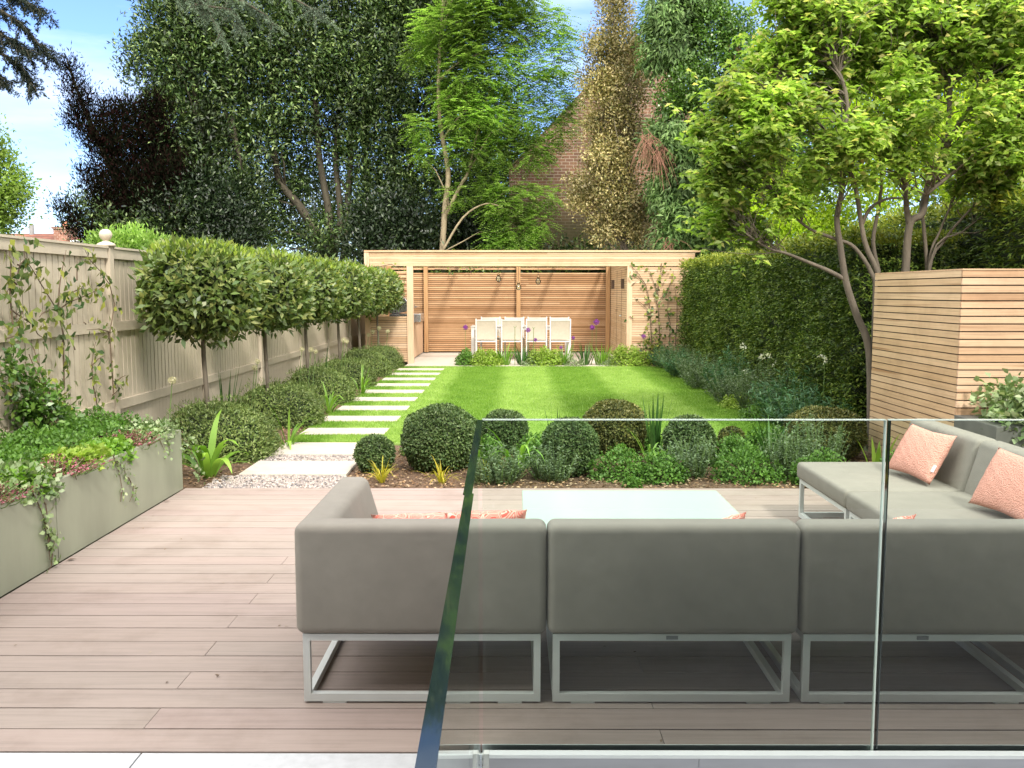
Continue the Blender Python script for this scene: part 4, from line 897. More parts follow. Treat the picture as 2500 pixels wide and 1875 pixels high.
quadmesh('foliage', np.concatenate(Q), L_cedar, CD); quadmesh('hanging_foliage', np.concatenate(Q2), L_cedarpale, CD)
b.tube([PY(-120,-40,12.5), Vector((-10.5,13.5,7.2))], [.035, .07], 6); b.tube([PY(-120,60,12.5), Vector((-10.5,13.5,6.2))], [.035, .07], 6); b.tube([PY(250,-160,15.5), Vector((-10.5,13.5,9))], [.035, .1], 6)
b.tube([PY(-100,-60,12.5), Vector((-10.5,13.5,8))], [.035, .07], 6); b.tube([(-10.5,13.5,-.03), (-10.5,13.5,5), (-10.4,13.5,11)], [.3, .22, .08], 10)
b.build('trunk', barkd, CD)
# ------------------------------------------------------------------ buildings
def brickm(name, c1, c2, mo, sc=1.0, moss=False):
    m, nt, bs = new_mat(name); tc = nt.nodes.new('ShaderNodeTexCoord'); sx = nt.nodes.new('ShaderNodeSeparateXYZ'); cb = nt.nodes.new('ShaderNodeCombineXYZ')
    nt.links.new(tc.outputs['Object'], sx.inputs[0]); ad = nt.nodes.new('ShaderNodeMath'); nt.links.new(sx.outputs[0], ad.inputs[0]); nt.links.new(sx.outputs[1], ad.inputs[1]); nt.links.new(ad.outputs[0], cb.inputs[0]); nt.links.new(sx.outputs[2], cb.inputs[1])
    br_ = nt.nodes.new('ShaderNodeTexBrick'); nt.links.new(cb.outputs[0], br_.inputs['Vector']); br_.inputs['Scale'].default_value = sc
    for k_, v_ in (('Color1', c1), ('Color2', c2), ('Mortar', mo)): br_.inputs[k_].default_value = (*v_, 1)
    br_.inputs['Mortar Size'].default_value = .010; br_.inputs['Brick Width'].default_value = .225; br_.inputs['Row Height'].default_value = .09; br_.inputs['Mortar Smooth'].default_value = .4; br_.inputs['Bias'].default_value = -.1
    n1 = noise(nt, tc.outputs['Object'], .8, 5); r1 = ramp(nt, [(.6,.6,.6), (1.25,1.2,1.15)], [.3, .7]); nt.links.new(n1, r1.inputs[0]); c = mixc(nt, 1.0, br_.outputs['Color'], r1.outputs[0], 'MULTIPLY')
    if moss:
        mr = nt.nodes.new('ShaderNodeMapRange'); nt.links.new(sx.outputs[2], mr.inputs[0]); mr.inputs[1].default_value = 4.6; mr.inputs[2].default_value = 3.2; mr.inputs[3].default_value = 0; mr.inputs[4].default_value = .75
        c = mixc(nt, mr.outputs[0], c, (.07,.075,.025))
    nt.links.new(c, bs.inputs['Base Color']); bs.inputs['Roughness'].default_value = .9; bump(nt, bs, br_.outputs['Fac'], -.5, .01); return m
BH = thing('brick_house', (4, 31, 0), 'brown brick gable of a building behind the bronze tree', 'building')
Yg = 27.; pk = PY(1375, 78, Yg); le = PY(1100, 368, Yg); half = pk.x-le.x
b = MB(); poly = [(pk.x-half, -.03), (pk.x+half, -.03), (pk.x+half, le.z), (pk.x, pk.z), (pk.x-half, le.z)]; b.prism(poly, 'y', Yg, Yg+8); b.build('wall', brickm('brown_brick', (.20,.105,.065), (.125,.07,.05), (.33,.27,.21), 1.0, True), BH)
b = MB(); b.prism([(pk.x-half-.02, le.z+.0), (pk.x, pk.z+.01), (pk.x+half+.02, le.z+.0), (pk.x+half+.02, le.z+.05), (pk.x, pk.z+.06), (pk.x-half-.02, le.z+.05)], 'y', Yg-.02, Yg+8.1); b.build('roof', plain('dark_tiles', (.20,.105,.07), .85, .3, 3), BH)
RH = thing('tiled_house', (-36, 76, 0), 'distant house with red tiled roof and chimney above the fence at the far left', 'house')
tile = brickm('red_tiles', (.20,.075,.045), (.16,.055,.035), (.09,.04,.03), .45)
e1 = PY(250, 545, 70); rdg = PY(0, 503, 74)
b = MB(); x0, x1 = -60., PY(185, 530, 70).x; zr = rdg.z; ze = PY(100, 556, 70).z
b.box(x0, x1-1.2, 70.3, 80, -.03, ze+.1); b.build('wall', brickm('house_brick', (.35,.17,.1), (.28,.13,.08), (.4,.35,.3), .8), RH)
xr1 = PY(150, 503, 75).x
b = MB(); b.add([(x0,70,ze),(x1,70,ze),(xr1,75,zr),(x0,75,zr),(x1,80.5,ze),(x0,80.5,ze)], [(0,1,2,3),(3,2,4,5),(1,4,2),(0,5,4,1),(0,3,5)]); b.build('roof', tile, RH)
b = MB(); c0 = PY(120, 495, 74); c1 = PY(152, 495, 74); b.box(c0.x, c1.x, 73.6, 75.2, zr-1.5, c0.z); b.box(c0.x-.1, c1.x+.1, 73.5, 75.3, c0.z, c0.z+.15); ch = b.build('chimney', brickm('chimney_brick', (.22,.10,.065), (.18,.08,.05), (.4,.3,.25), .6), RH)
b = MB(); b.lathe(((c0.x+c1.x)/2, 74.4, c0.z+.15), [(.22,0),(.18,.5),(.2,.55)], 10); b.build('chimney_pot', plain('terracotta', (.5,.2,.12), .8), ch)
b = MB(); b.lathe((PY(56,500,74).x, 74.9, zr-.2), [(.2,0),(.2,.9),(.12,1.0)], 8); b.build('roof_vent', plain('vent_grey', (.2,.2,.2), .7), RH)
a_ = PY(178, 528, 69); b = MB(); b.box(a_.x-.7, a_.x+.9, 68.6, 70.1, a_.z-1.6, a_.z+.3); b.build('dormer', plain('white_render', (.75,.75,.75), .7), RH)
b = MB(); b.box(a_.x-.3, a_.x+.3, 68.56, 68.59, a_.z-.7, a_.z+.1); b.build('window', plain('window_dark', (.1,.13,.16), .15), RH)
# home behind the viewer (throws the shade on the decking and shows in the glass)
HM = thing('home_facade', (0, -3, 0), 'pale rear wall of the home behind the viewer with wide glazed doors', 'building')
b = MB(); hx0, hx1 = -7., 9.; yh = -1.6; zt_ = 6.9
b.box(hx0, -2.6, yh-6, yh, -.03, zt_); b.box(3.6, hx1, yh-6, yh, -.03, zt_); b.box(-2.6, 3.6, yh-6, yh, 2.9, zt_); b.build('wall', plain('cream_brickwork', (.46,.42,.36), .8, .1, 2), HM)
b = MB()
for x in (-2.6, -.55, 1.5, 3.52): b.box(x, x+.08, yh-.12, yh-.04, -.03, 2.9)
b.box(-2.52, 3.52, yh-.12, yh-.04, 2.8, 2.899); b.build('door_frame', plain('anthracite', (.03,.032,.035), .4), HM)
b = MB(); b.add([(-2.6,yh-.08,-.03),(3.6,yh-.08,-.03),(3.6,yh-.08,2.8),(-2.6,yh-.08,2.8)], [(0,1,2,3)]); b.build('glazing', plain('door_glass', (.02,.025,.03), .05), HM)
for x in (-5.2, -1.5, 1.6, 5.2):
    b = MB(); b.box(x-.6, x+.6, yh+.001, yh+.02, 4.6, 6.2); w = b.build('window', bpy.data.materials['door_glass'], HM)
    b = MB(); b.box(x-.66, x-.6, yh+.001, yh+.05, 4.54, 6.26); b.box(x+.6, x+.66, yh+.001, yh+.05, 4.54, 6.26); b.box(x-.6, x+.6, yh+.001, yh+.05, 6.2, 6.26); b.box(x-.6, x+.6, yh+.001, yh+.05, 4.54, 4.6); b.build('window_frame', plain('sash_white', (.7,.7,.68), .5), w)
#PART3
# ------------------------------------------------------------------ border planting
def tuft(name, loc, n, h, r, L, W, mat, label, cat, lpp=16, group=None, spread=.5, flower=None, leafup=.5, z0=-.02):
    """many upright stems clothed in small leaves"""
    o = thing(name, (loc[0], loc[1], z0), label, cat, group); b = MB(); Q = []; F_ = []
    for k in range(n):
        a = rng.uniform(0, 2*math.pi); rr = r*math.sqrt(rng.uniform(0, 1)); base = np.array((loc[0]+math.cos(a)*rr*.6, loc[1]+math.sin(a)*rr*.6, z0))
        hh = h*rng.uniform(.55, 1.1)*(1-.35*(rr/r)**2); top = base+np.array((math.cos(a)*spread*rr+rng.normal()*.03, math.sin(a)*spread*rr+rng.normal()*.03, hh))
        b.tube([base, (base+top)/2+rng.normal(size=3)*.015, top], [.004, .003, .002], 4, False)
        t = rng.uniform(.12, 1, lpp)[:, None]; P = base*(1-t)+top*t; D = rdir(lpp)*np.array((1, 1, .3))+UP*leafup
        Q.append(leaves(P, D, UP+rdir(lpp)*.4, L, W, .12, .2)); 
        if flower and rng.uniform() < flower[1]: 
            F_.append(leaves(np.tile(top, (14, 1))+rng.normal(size=(14, 3))*.018, rdir(14), rdir(14), .022, .016))
    quadmesh('foliage', np.concatenate(Q), mat, o); b.build('stems', stemg, o)
    if F_: quadmesh('flowers', np.concatenate(F_), flower[0], o)
    return o
def strap(name, loc, n, L, W, mat, label, cat='plant', bend=1.0, tilt=.5, group=None, r=.05, z0=-.02):
    roots, dirs, Ls, Ws = [], [], [], []
    for k in range(n):
        a = rng.uniform(0, 2*math.pi); t = tilt*rng.uniform(.15, 1); roots.append((loc[0]+math.cos(a)*r*rng.uniform(0, 1), loc[1]+math.sin(a)*r*rng.uniform(0, 1), z0)); dirs.append((math.cos(a)*t, math.sin(a)*t, 1)); Ls.append(L*rng.uniform(.6, 1.15)); Ws.append(W*rng.uniform(.7, 1.2))
    o = quadmesh(name, ribbons(roots, dirs, Ls, Ws, 7, bend), mat, None, (loc[0], loc[1], z0)); weld(o); return tag(o, label, cat, group)
def low(name, loc, rx, ry, h, n, L, W, mat, label, cat='plant', group=None, z0=-.02, up=.5, p=2.2):
    o = thing(name, (loc[0], loc[1], z0), label, cat, group)
    q = [sblob((loc[0], loc[1], z0), (rx*s, ry*s, h*s), int(n*w), L, W, p, True, .35, up, .7, 1.1) for s, w in ((1, .6), (.75, .4))]
    q = np.concatenate(q); q = q+np.repeat((np.sin(q[:, :1, 0:1]*23)+np.cos(q[:, :1, 1:2]*19))*h*.09, 4, 1)*UP
    quadmesh('foliage', q, mat, o)
    b = MB(); 
    for k in range(14):
        a = rng.uniform(0, 6.28); b.tube([(loc[0], loc[1], z0), (loc[0]+math.cos(a)*rx*.4, loc[1]+math.sin(a)*ry*.4, z0+h*.45), (loc[0]+math.cos(a)*rx*.75, loc[1]+math.sin(a)*ry*.75, z0+h*.7)], [.005, .004, .002], 4, False)
    b.build('stems', stemb, o); return o
def allium(x, y, h, r, mat, label, group, z0=-.02, cat='flower', lean=(0, 0)):
    o = thing('allium', (x, y, z0), label, cat, group); t = (x+lean[0], y+lean[1], z0+h)
    b = MB(); b.tube([(x, y, z0), (x+lean[0]*.3, y+lean[1]*.3, z0+h*.5), t], [.005, .0045, .004], 5); b.build('stem', stemg, o)
    n = 260; d = rdir(n); P = np.array(t)+d*r*rng.uniform(.55, 1, (n, 1)); quadmesh('flower_head', leaves(P, d+rdir(n)*.7, rdir(n), r*.38, r*.2), mat, o)
    b = MB(); b.lathe((t[0], t[1], t[2]-r*.5), [(0,0),(r*.35,.15*r),(r*.5,.5*r),(r*.35,.85*r),(0,r)], 8); b.build('flower_core', mat, o); return o
g1 = 'flowers and foliage in the border behind the sofa'
# the border behind the sofa
def bz(u, v): p = atZ(u*K, v*K, 0); return (p.x, p.y)
strap('strap_leaved_plant', (-2.60, 7.62), 17, .62, .062, L_strap, 'big strappy bright green plant beside the corner of the planter box', bend=1.5, tilt=.7, r=.06)
strap('strap_leaved_plant', (-2.30, 9.15), 14, .5, .035, L_strap, 'strappy plant arching between the nearest shrub mound and the path', bend=1.5, tilt=.8)
strap('strap_leaved_plant', (-2.42, 11.75), 16, .5, .035, L_strap, 'strappy plant between second and third shrub mounds beside the path', bend=1.4, tilt=.7)
strap('strap_leaved_plant', (-2.35, 13.9), 16, .5, .03, L_strap, 'strappy plant between third and fourth shrub mounds beside the path', bend=1.4, tilt=.7)
for (x, y), n, lab in (((-1.30, 8.35), 45, 'golden sedge tuft behind the tiny box ball by the slabs'), ((-1.10, 7.42), 40, 'golden sedge tuft in the soil in front of the tiny box ball'), ((-.60, 7.35), 34, 'golden sedge tuft lying low before the largest clipped ball'), ((-.24, 7.6), 46, 'bright golden sedge tuft just left of the balustrade edge')):
    strap('golden_sedge', (x, y), n, .25, .010, L_gold, lab, 'grass tuft', bend=1.2, tilt=.9, group='golden sedge tufts in the front border', r=.03)
strap('agapanthus', (.02, 7.75), 20, .62, .032, L_strap, 'arching strappy plant right of the balustrade corner, before the half hidden ball', bend=1.6, tilt=1.0)
strap('agapanthus', (1.18, 7.9), 14, .5, .026, L_strap, 'arching strappy plant before the bronze topped clipped ball', bend=1.5, tilt=1.0)
strap('iris', (1.30, 8.35), 24, .62, .030, L_iris, 'upright sword leaved iris between the bronze topped ball and the round ball', bend=.15, tilt=.22)
strap('iris', (.42, 8.7), 9, .5, .022, L_iris, 'sparse iris blades rising behind the ball above the table', bend=.2, tilt=.35)
strap('iris', (2.32, 8.2), 15, .55, .024, L_iris, 'iris blades among soft foliage at the right of the border', bend=.7, tilt=.5)
strap('iris', (3.12, 7.75), 8, .4, .05, L_lime, 'broad lime leaved plant peeping above the end seat beside the slatted store', bend=.5, tilt=.4)
for (x, y), h, lab in (((-.14, 7.42), .30, 'silvery grey plant at the soil edge just right of the balustrade corner'), ((.32, 7.52), .28, 'silvery grey plant in front of the ball above the table, on its left'), ((1.48, 7.62), .36, 'silvery catmint in front of the round clipped ball'), ((2.28, 7.6), .42, 'silvery catmint left of the end seat of the sofa'), ((2.65, 7.9), .45, 'silvery catmint before the wide dark bush by the store')):
    tuft('catmint', (x, y), 75, h*1.1, .24, .030, .016, L_grey, lab, 'plant', 30, 'silvery catmint in the front border')
for (x, y), rx, lab in (((.90, 7.55), .28, 'soft green cranesbill between the ball above the table and the silvery catmint'), ((1.22, 7.45), .22, 'soft green cranesbill spilling to the decking right of the white table middle'), ((1.95, 7.5), .30, 'large soft green cranesbill clump between catmint plants'), ((2.5, 7.35), .25, 'soft green cranesbill at the decking edge by the bench foot'), ((.95, 7.24), .07, 'tiny green seedling clump at the decking edge')):
    low('cranesbill', (x, y), rx, rx*.75, .26 if rx > .1 else .07, int(2600*rx/.25), .028, .020, L_green, lab, 'plant', 'soft green cranesbill clumps')
for (x, y), rx, lab in (((-.30, 8.15), .16, 'small green filler plant between largest ball and half hidden ball'), ((.22, 8.2), .2, 'green filler plant between the half hidden ball and the ball above the table'), ((1.25, 8.9), .2, 'green filler plant on the lawn edge behind the iris'), ((1.98, 8.15), .24, 'green filler plant around the small low clipped bush'), ((2.42, 8.6), .24, 'green filler plant between small bush and wide dark bush'), ((3.25, 7.5), .2, 'green filler plant by the corner of the slatted store'), ((-.95, 8.75), .16, 'green filler plant beside the golden sedge and path')):
    low('filler_plant', (x, y), rx, rx*.8, .27, int(2300*rx/.2), .034, .022, L_green, lab, 'plant', 'green filler plants in the front border')
# fallen leaf litter on the soil
def litter(name, x0, x1, y0, y1, n):
    P = np.stack([rng.uniform(x0, x1, n), rng.uniform(y0, y1, n), rng.uniform(-.012, .012, n)], 1)
    return tag(quadmesh(name, leaves(P, rdir(n)*np.array((1, 1, .2)), UP+rdir(n)*.5, .032, .02, .2, 0), leafm('litter_brown', [(.10,.055,.03), (.20,.12,.07), (.32,.20,.12), (.42,.32,.22), (.06,.035,.02)], .1, .8, .1)), kind='stuff')
n = 70; P_ = np.stack([rng.uniform(-2.6, 3.4, n), rng.uniform(3.0, 7.1, n), rng.uniform(.002, .006, n)], 1)
tag(quadmesh('deck_litter', leaves(P_, rdir(n)*np.array((1, 1, .1)), UP+rdir(n)*.3, .022, .009, .1, 0), leafm('litter_deck', [(.10,.06,.035), (.22,.15,.09), (.5,.45,.38)], .05, .8, .1)), kind='stuff')
litter('leaf_litter', -1.4, 3.4, 7.13, 8.9, 5200); litter('leaf_litter', -3.4, -2.4, 7.13, 12, 2600)
# far border before the pavilion
for (x, y), rx, h, lab in (((-.62, 19.35), .42, .34, 'lime flowered lady\'s mantle left of the dining chairs'), ((.62, 19.35), .42, .38, 'lime flowered lady\'s mantle in front of the third dining chair'), ((2.38, 19.3), .50, .42, 'lime flowered lady\'s mantle at the foot of the right pavilion post'), ((-1.05, 19.4), .22, .34, 'dark feathery green plant beside the pavilion paving')):
    low('ladys_mantle', (x, y), rx, .33, h, 3400 if rx > .3 else 1500, .045, .034, L_lime if rx > .3 else L_green, lab, 'plant', 'lime mounds before the pavilion', p=2.0)
for i, (x, lab) in enumerate(((-.2, 'before the gap between first and second dining chairs'), (.15, 'before the second dining chair'), (1.05, 'before the rightmost dining chair'), (1.5, 'right of the dining table leg'), (1.85, 'beside the tallest pair of purple alliums'))):
    strap('daylily', (x, 19.35), 34, .5, .03, L_iris if i % 2 else L_strap, 'strappy leaved clump %s' % lab, 'plant', .7, .5, 'strappy clumps before the pavilion', .14)
for x, n in ((.35, 1), (1.25, 2), (2.0, 3)): low('white_flowered_plant', (x, 19.2), .24, .15, .17, 700, .03, .022, L_varieg, ['low white and green plant before the third chair', 'low white and green plant near the table leg', 'low white and green plant left of the lime mound by the post'][n-1], 'plant')
al = [((678,520), .062, 'purple allium standing alone left of the table'), ((1041,535), .062, 'purple allium in front of the third dining chair'), ((1083,592), .048, 'small low purple allium right below its neighbour before the third chair'), ((1302,580), .045, 'purple allium just right of the table leg'), ((1436,488), .07, 'highest purple allium before the back wall'), ((1412,520), .062, 'purple allium slightly lower, touching the highest one'), ((1710,572), .055, 'purple allium in front of the climber on the right panel'), ((1232,636), .042, 'faint pink allium low near the right table leg')]
for (u, v), r, lab in al:
    p = atY(850+u/2.37, 580+v/2.37, 19.3); allium(p.x, 19.3, p.z+.02, r*.78, purplem, lab, 'purple alliums before the pavilion', -.02)
for (u, v), lab in (((965,520), 'dried allium seed stalk before the second chair'), ((1073,525), 'dried allium seed stalk before the third chair')):
    p = atY(850+u/2.37, 580+v/2.37, 19.3); o = thing('seed_stalk', (p.x, 19.3, -.02), lab, 'flower'); b = MB(); b.tube([(p.x, 19.3, -.02), (p.x, 19.3, p.z)], [.008, .006], 5); b.tube([(p.x-.03, 19.3, p.z+.02), (p.x, 19.3, p.z), (p.x+.035, 19.3, p.z+.02)], [.004, .008, .004], 5); b.build('stem', stemg, o)
# cream alliums in the left bed   (zoom window 0,550 scale 2.212)
cr = [(930,838,8.0,.032,'nearest cream allium bud in front of the nearest laurel stem'), (1375,770,9.6,.026,'cream allium leaning beside the second laurel stem'), (1390,735,9.9,.026,'cream allium just above another by the second laurel stem'), (1630,670,11.9,.03,'cream allium at the third laurel stem, left one'), (1680,672,12.0,.03,'cream allium at the third laurel stem, middle one'), (1705,682,12.2,.026,'cream allium at the third laurel stem, right one'), (1856,620,14.2,.034,'cream allium before the fifth laurel stem, left'), (1872,628,14.3,.03,'cream allium before the fifth laurel stem, right'), (2012,575,17.6,.04,'cream allium near the pavilion slats, left'), (2047,556,17.8,.04,'cream allium near the pavilion slats, topmost'), (2094,572,17.8,.036,'cream allium near the pavilion slats, right'), (1990,592,17.4,.036,'cream allium near the pavilion slats, lowest left')]
for u, v, Y, r, lab in cr:
    p = atY(u/2.212, 550+v/2.212, Y); allium(p.x-.06, Y, p.z+.02, r, creamm, lab, 'cream alliums along the fence', -.02, lean=(.06, 0))
for x, y, lab in ((-3.05, 9.5, 'upright narrow leaves between the two nearest laurel stems'), (-2.95, 13.9, 'upright narrow leaves between third and fourth laurel stems')):
    strap('iris', (x, y), 12, .75, .022, L_iris, lab, bend=.12, tilt=.25)
# right border along the hedge
rb = [(3.15, 18.6, .55, 'euphorbia', L_euph), (3.2, 17.6, .65, 'catmint', L_grey), (3.12, 16.6, .55, 'euphorbia', L_euph), (3.18, 15.6, .62, 'catmint', L_grey), (3.1, 14.6, .5, 'catmint', L_grey), (3.22, 13.6, .75, 'euphorbia', L_euph), (3.1, 12.7, .55, 'catmint', L_grey), (3.2, 11.7, .72, 'catmint', L_grey), (3.25, 10.7, .8, 'euphorbia', L_euph), (3.2, 9.8, .62, 'euphorbia', L_euph)]
pl_ = ['nearest the pavilion', 'second from the pavilion', 'third from the pavilion', 'fourth from the pavilion', 'fifth from the pavilion', 'sixth from the pavilion', 'seventh from the pavilion', 'eighth from the pavilion', 'ninth from the pavilion', 'nearest the slatted store']
for i, (x, y, h, nm, mt) in enumerate(rb):
    e = nm == 'euphorbia'
    tuft(nm, (x, y), 75 if e else 110, h*.92, .37, .085 if e else .040, .017 if e else .019, mt, 'soft %s clump at the foot of the long hedge, %s' % ('blue green' if e else 'silvery green', pl_[i]), 'plant', 30, 'plants along the hedge foot', .7, (whitem, .02) if i in (1, 7) else None)
for i, (x, y) in enumerate(((3.08, 15.1), (3.02, 12.2), (3.0, 11.1))): low('cranesbill', (x, y), .24, .3, .2, 1300, .035, .026, L_lime if i == 1 else L_green, ['green clump spilling on the lawn edge, midway along the hedge', 'lime green clump spilling on the lawn edge', 'green clump at the lawn edge near the slatted store'][i], 'plant')
for (u, v), Y, lab in (((505,705), 13.0, 'white columbine, largest bloom against the dark hedge'), ((612,762), 12.2, 'white columbine, left of a low pair against the hedge'), ((652,752), 12.1, 'white columbine, right of a low pair against the hedge'), ((980,775), 9.9, 'single faint white bloom near the slatted store')):
    p = atY(1600+u/2.37, 550+v/2.37, Y); x_ = min(p.x, 3.42); o = thing('white_columbine', (x_, Y, -.02), lab, 'flower', 'white columbines against the hedge'); b = MB(); b.tube([(x_, Y, -.02), (p.x, Y, p.z)], [.005, .003], 5); b.build('stem', stemg, o); P = np.tile(np.array(tuple(p)), (26, 1))+rng.normal(size=(26, 3))*.02; quadmesh('petals', leaves(P, rdir(26), rdir(26), .035, .022), whitem, o)
# ------------------------------------------------------------------ planter contents
for i, (y, lab) in enumerate(((4.7, 'soft green cranesbill in the planter at the left picture edge'), (5.35, 'soft green cranesbill in the planter behind the larger pink heather'), (5.95, 'soft green cranesbill in the planter at the climber foot'), (6.45, 'soft green cranesbill in the planter against the fence post'), (6.85, 'soft green cranesbill at the far end of the planter'))):
    low('cranesbill', (-3.20, y), .40, .42, .225-.02*(i % 2), 5200, .030, .022, L_green, lab, 'plant', 'green clumps in the planter box', .40)
for i, (y, lab) in enumerate(((5.0, 'bright leafy plant at the planter front beside the near ivy'), (5.75, 'bright leafy plant between the two pink heathers'), (6.1, 'bright leafy plant near the smaller pink heather'))):
    low('strawberry_plant', (-2.80, y), .18, .26, .13, 1500, .045, .036, L_lime if i == 1 else L_strap, lab, 'plant', None, .42)
for i, (x, y, lab) in enumerate(((-2.78, 5.42, 'larger pink heather cushion at the planter rim'), (-2.78, 6.42, 'smaller dusky pink heather cushion towards the planter end'), (-2.80, 4.62, 'pink heather at the planter rim cut by the left picture edge'))):
    tuft('heather', (x+.03, y), 110, .13, .16, .018, .011, L_heath, lab, 'plant', 22, 'pink heathers in the planter', .9, None, .9, .43)
def trail(name, pts, dens, L, mat, label, stemr=.003, spread=.03, cat='climber', out=(1, 0, 0), wide=.8, parent=None):
    """pts: list of world polylines"""
    o = thing(name, tuple(pts[0][0]), label, cat); b = MB(); Q = []; out = np.array(out, float)
    for pl in pts:
        pl = [Vector(p) for p in pl]; b.tube(pl, np.linspace(stemr*1.4, stemr*.5, len(pl)), 5)
        for a, c in zip(pl[:-1], pl[1:]):
            n = rng.poisson(max(.5, dens*(c-a).length)); 
            if n == 0: continue
            t = rng.uniform(0, 1, n)[:, None]; P = np.array(a)*(1-t)+np.array(c)*t+rng.normal(size=(n, 3))*spread*(1-.8*np.abs(out))+out*rng.uniform(.002, .03, (n, 1))
            Q.append(leaves(P, rdir(n)*(1-.6*np.abs(out))+np.array((0, 0, -.25)), out+rdir(n)*.5, L, L*wide, .1, .15, .4))
    quadmesh('leaves', np.concatenate(Q), mat, o); b.build('stem', stemb, o); return o
def ptz(x, y): return (x/3.318, 930+y/3.318)
def onP(l): return [atX(*ptz(x, y), -2.612) for x, y in l]
trail('ivy_trail', [onP([(235,860),(290,950),(345,1080),(375,1200),(395,1330),(425,1400)]), onP([(290,880),(370,1000),(385,1120),(360,1190),(400,1260),(440,1380)]), onP([(425,1400),(415,1500),(390,1540)]), onP([(330,850),(400,870),(480,940)]), onP([(385,1180),(400,1290),(400,1450)]), onP([(425,1340),(470,1240)])], 55, .036, L_varieg, 'variegated ivy trailing down the planter over the panel joint to the decking', out=(1, 0, 0))
trail('ivy_trail', [onP([(915,600),(950,680),(970,760),(985,850),(1000,935)]), onP([(940,640),(1010,720),(1020,800)]), onP([(985,900),(975,980)]), onP([(1040,780),(1080,860),(1075,920),(1050,980)]), onP([(600,740),(620,800)])], 60, .032, L_varieg, 'short ivy trail hanging from the middle of the planter front', out=(1, 0, 0))
trail('ivy_trail', [onP([(1290,470),(1330,560)]), onP([(1340,450),(1380,560)]), [(-2.9,7.09,.5),(-2.7,7.1,.35),(-2.66,7.11,.2)], [(-2.75,7.08,.5),(-2.6,7.1,.38),(-2.52,7.12,.22),(-2.5,7.13,.08)], [(-2.62,7.09,.46),(-2.56,7.12,.3)]], 110, .034, L_varieg, 'ivy tumbling over the far corner of the planter', out=(.6, -.5, 0), spread=.05)
low('ivy_clump', (-2.82, 4.95), .22, .42, .16, 1500, .040, .034, L_varieg, 'variegated ivy massed on the near rim of the planter', 'climber', None, .42)
low('ivy_clump', (-2.80, 6.85), .2, .3, .13, 900, .034, .03, L_varieg, 'variegated ivy massed at the far corner of the planter', 'climber', None, .44)
# climber on the fence (zoom window 0,550 scale 4.148)
def fz(x, y, dx=.05): return atX(x/4.148, 550+y/4.148, FX+.03+dx)
def FZ(l): return [fz(*p) for p in l]
trail('fence_climber', [FZ([(640,1750),(700,1900)]), FZ([(650,1650),(640,1100),(590,880),(530,780),(400,570),(330,450),(250,330),(245,190)]), FZ([(590,880),(600,640),(620,500),(670,250)]), FZ([(590,860),(700,780),(850,720),(1000,650),(1080,590)]), FZ([(130,1000),(100,700),(110,420),(90,200)]), FZ([(60,1150),(150,1120),(220,1080)]), FZ([(500,860),(430,890),(400,930)]), FZ([(250,950),(330,1000),(380,1100),(450,1150)]), FZ([(150,940),(190,880)]), FZ([(180,520),(200,400),(260,330)]), FZ([(170,600),(130,560),(60,700)]), FZ([(640,780),(680,700),(820,640),(860,600)]), FZ([(200,920),(240,860)]), FZ([(120,860),(170,900),(230,930),(150,960)]), FZ([(180,400),(260,420),(200,470),(290,500)])], 55, .078, L_climb, 'leafy climber spread over the fence panel at the left picture edge', .005, .05, out=(1, 0, 0), wide=.55)
trail('fence_climber', [FZ([(1150,1700),(1110,1100),(1160,800),(1110,600),(1020,470),(910,350),(860,250)]), FZ([(1110,1080),(1000,1050),(880,1060)]), FZ([(1000,1900),(940,1600),(930,1400),(950,1250),(970,1180)]), FZ([(930,1420),(1000,1350),(1060,1320)]), FZ([(780,560),(780,330)]), FZ([(1160,1600),(1230,1540),(1270,1520)]), FZ([(1140,1720),(1220,1650)]), FZ([(760,1260),(740,1200)]), FZ([(870,1000),(850,980)])], 38, .068, L_climb, 'leafy climber winding up the first fence post', .0045, .04, out=(1, 0, 0), wide=.55)
trail('fence_climber', [FZ([(520,1900),(500,1750),(480,1600),(420,1500)]), FZ([(300,1600),(330,1480),(420,1440)]), FZ([(60,1750),(30,1550),(0,1450)]), FZ([(540,1950),(460,1850),(440,1650)]), FZ([(640,1980),(590,1850),(560,1700),(640,1640)]), FZ([(200,1900),(60,1700)])], 95, .068, L_climb, 'thicker lower climber growth on the fence rising from the planter', .0045, .06, out=(1, 0, 0), wide=.6)
o = thing('evergreen_climber', (-3.45, 6.55, .4), 'dark glossy leaved climber base in the planter against the fence', 'climber'); q, _ = clumps([(-3.45,6.45,.75,.12,.2,.22),(-3.42,6.6,.62,.16,.22,.2),(-3.47,6.3,.98,.06,.14,.14),(-3.4,6.75,.58,.12,.2,.12)], 260, 5, .05, .055, .034, .3); quadmesh('leaves', q, L_ivy, o)
b = MB()
for k in range(5): b.tube([(-3.3+.02*k, 6.6, .42), (-3.4+.02*k, 6.55, .62), (-3.52, 6.4+.06*k, .95+.05*k)], [.007, .006, .004], 5)
b.build('stem', stemb, o)
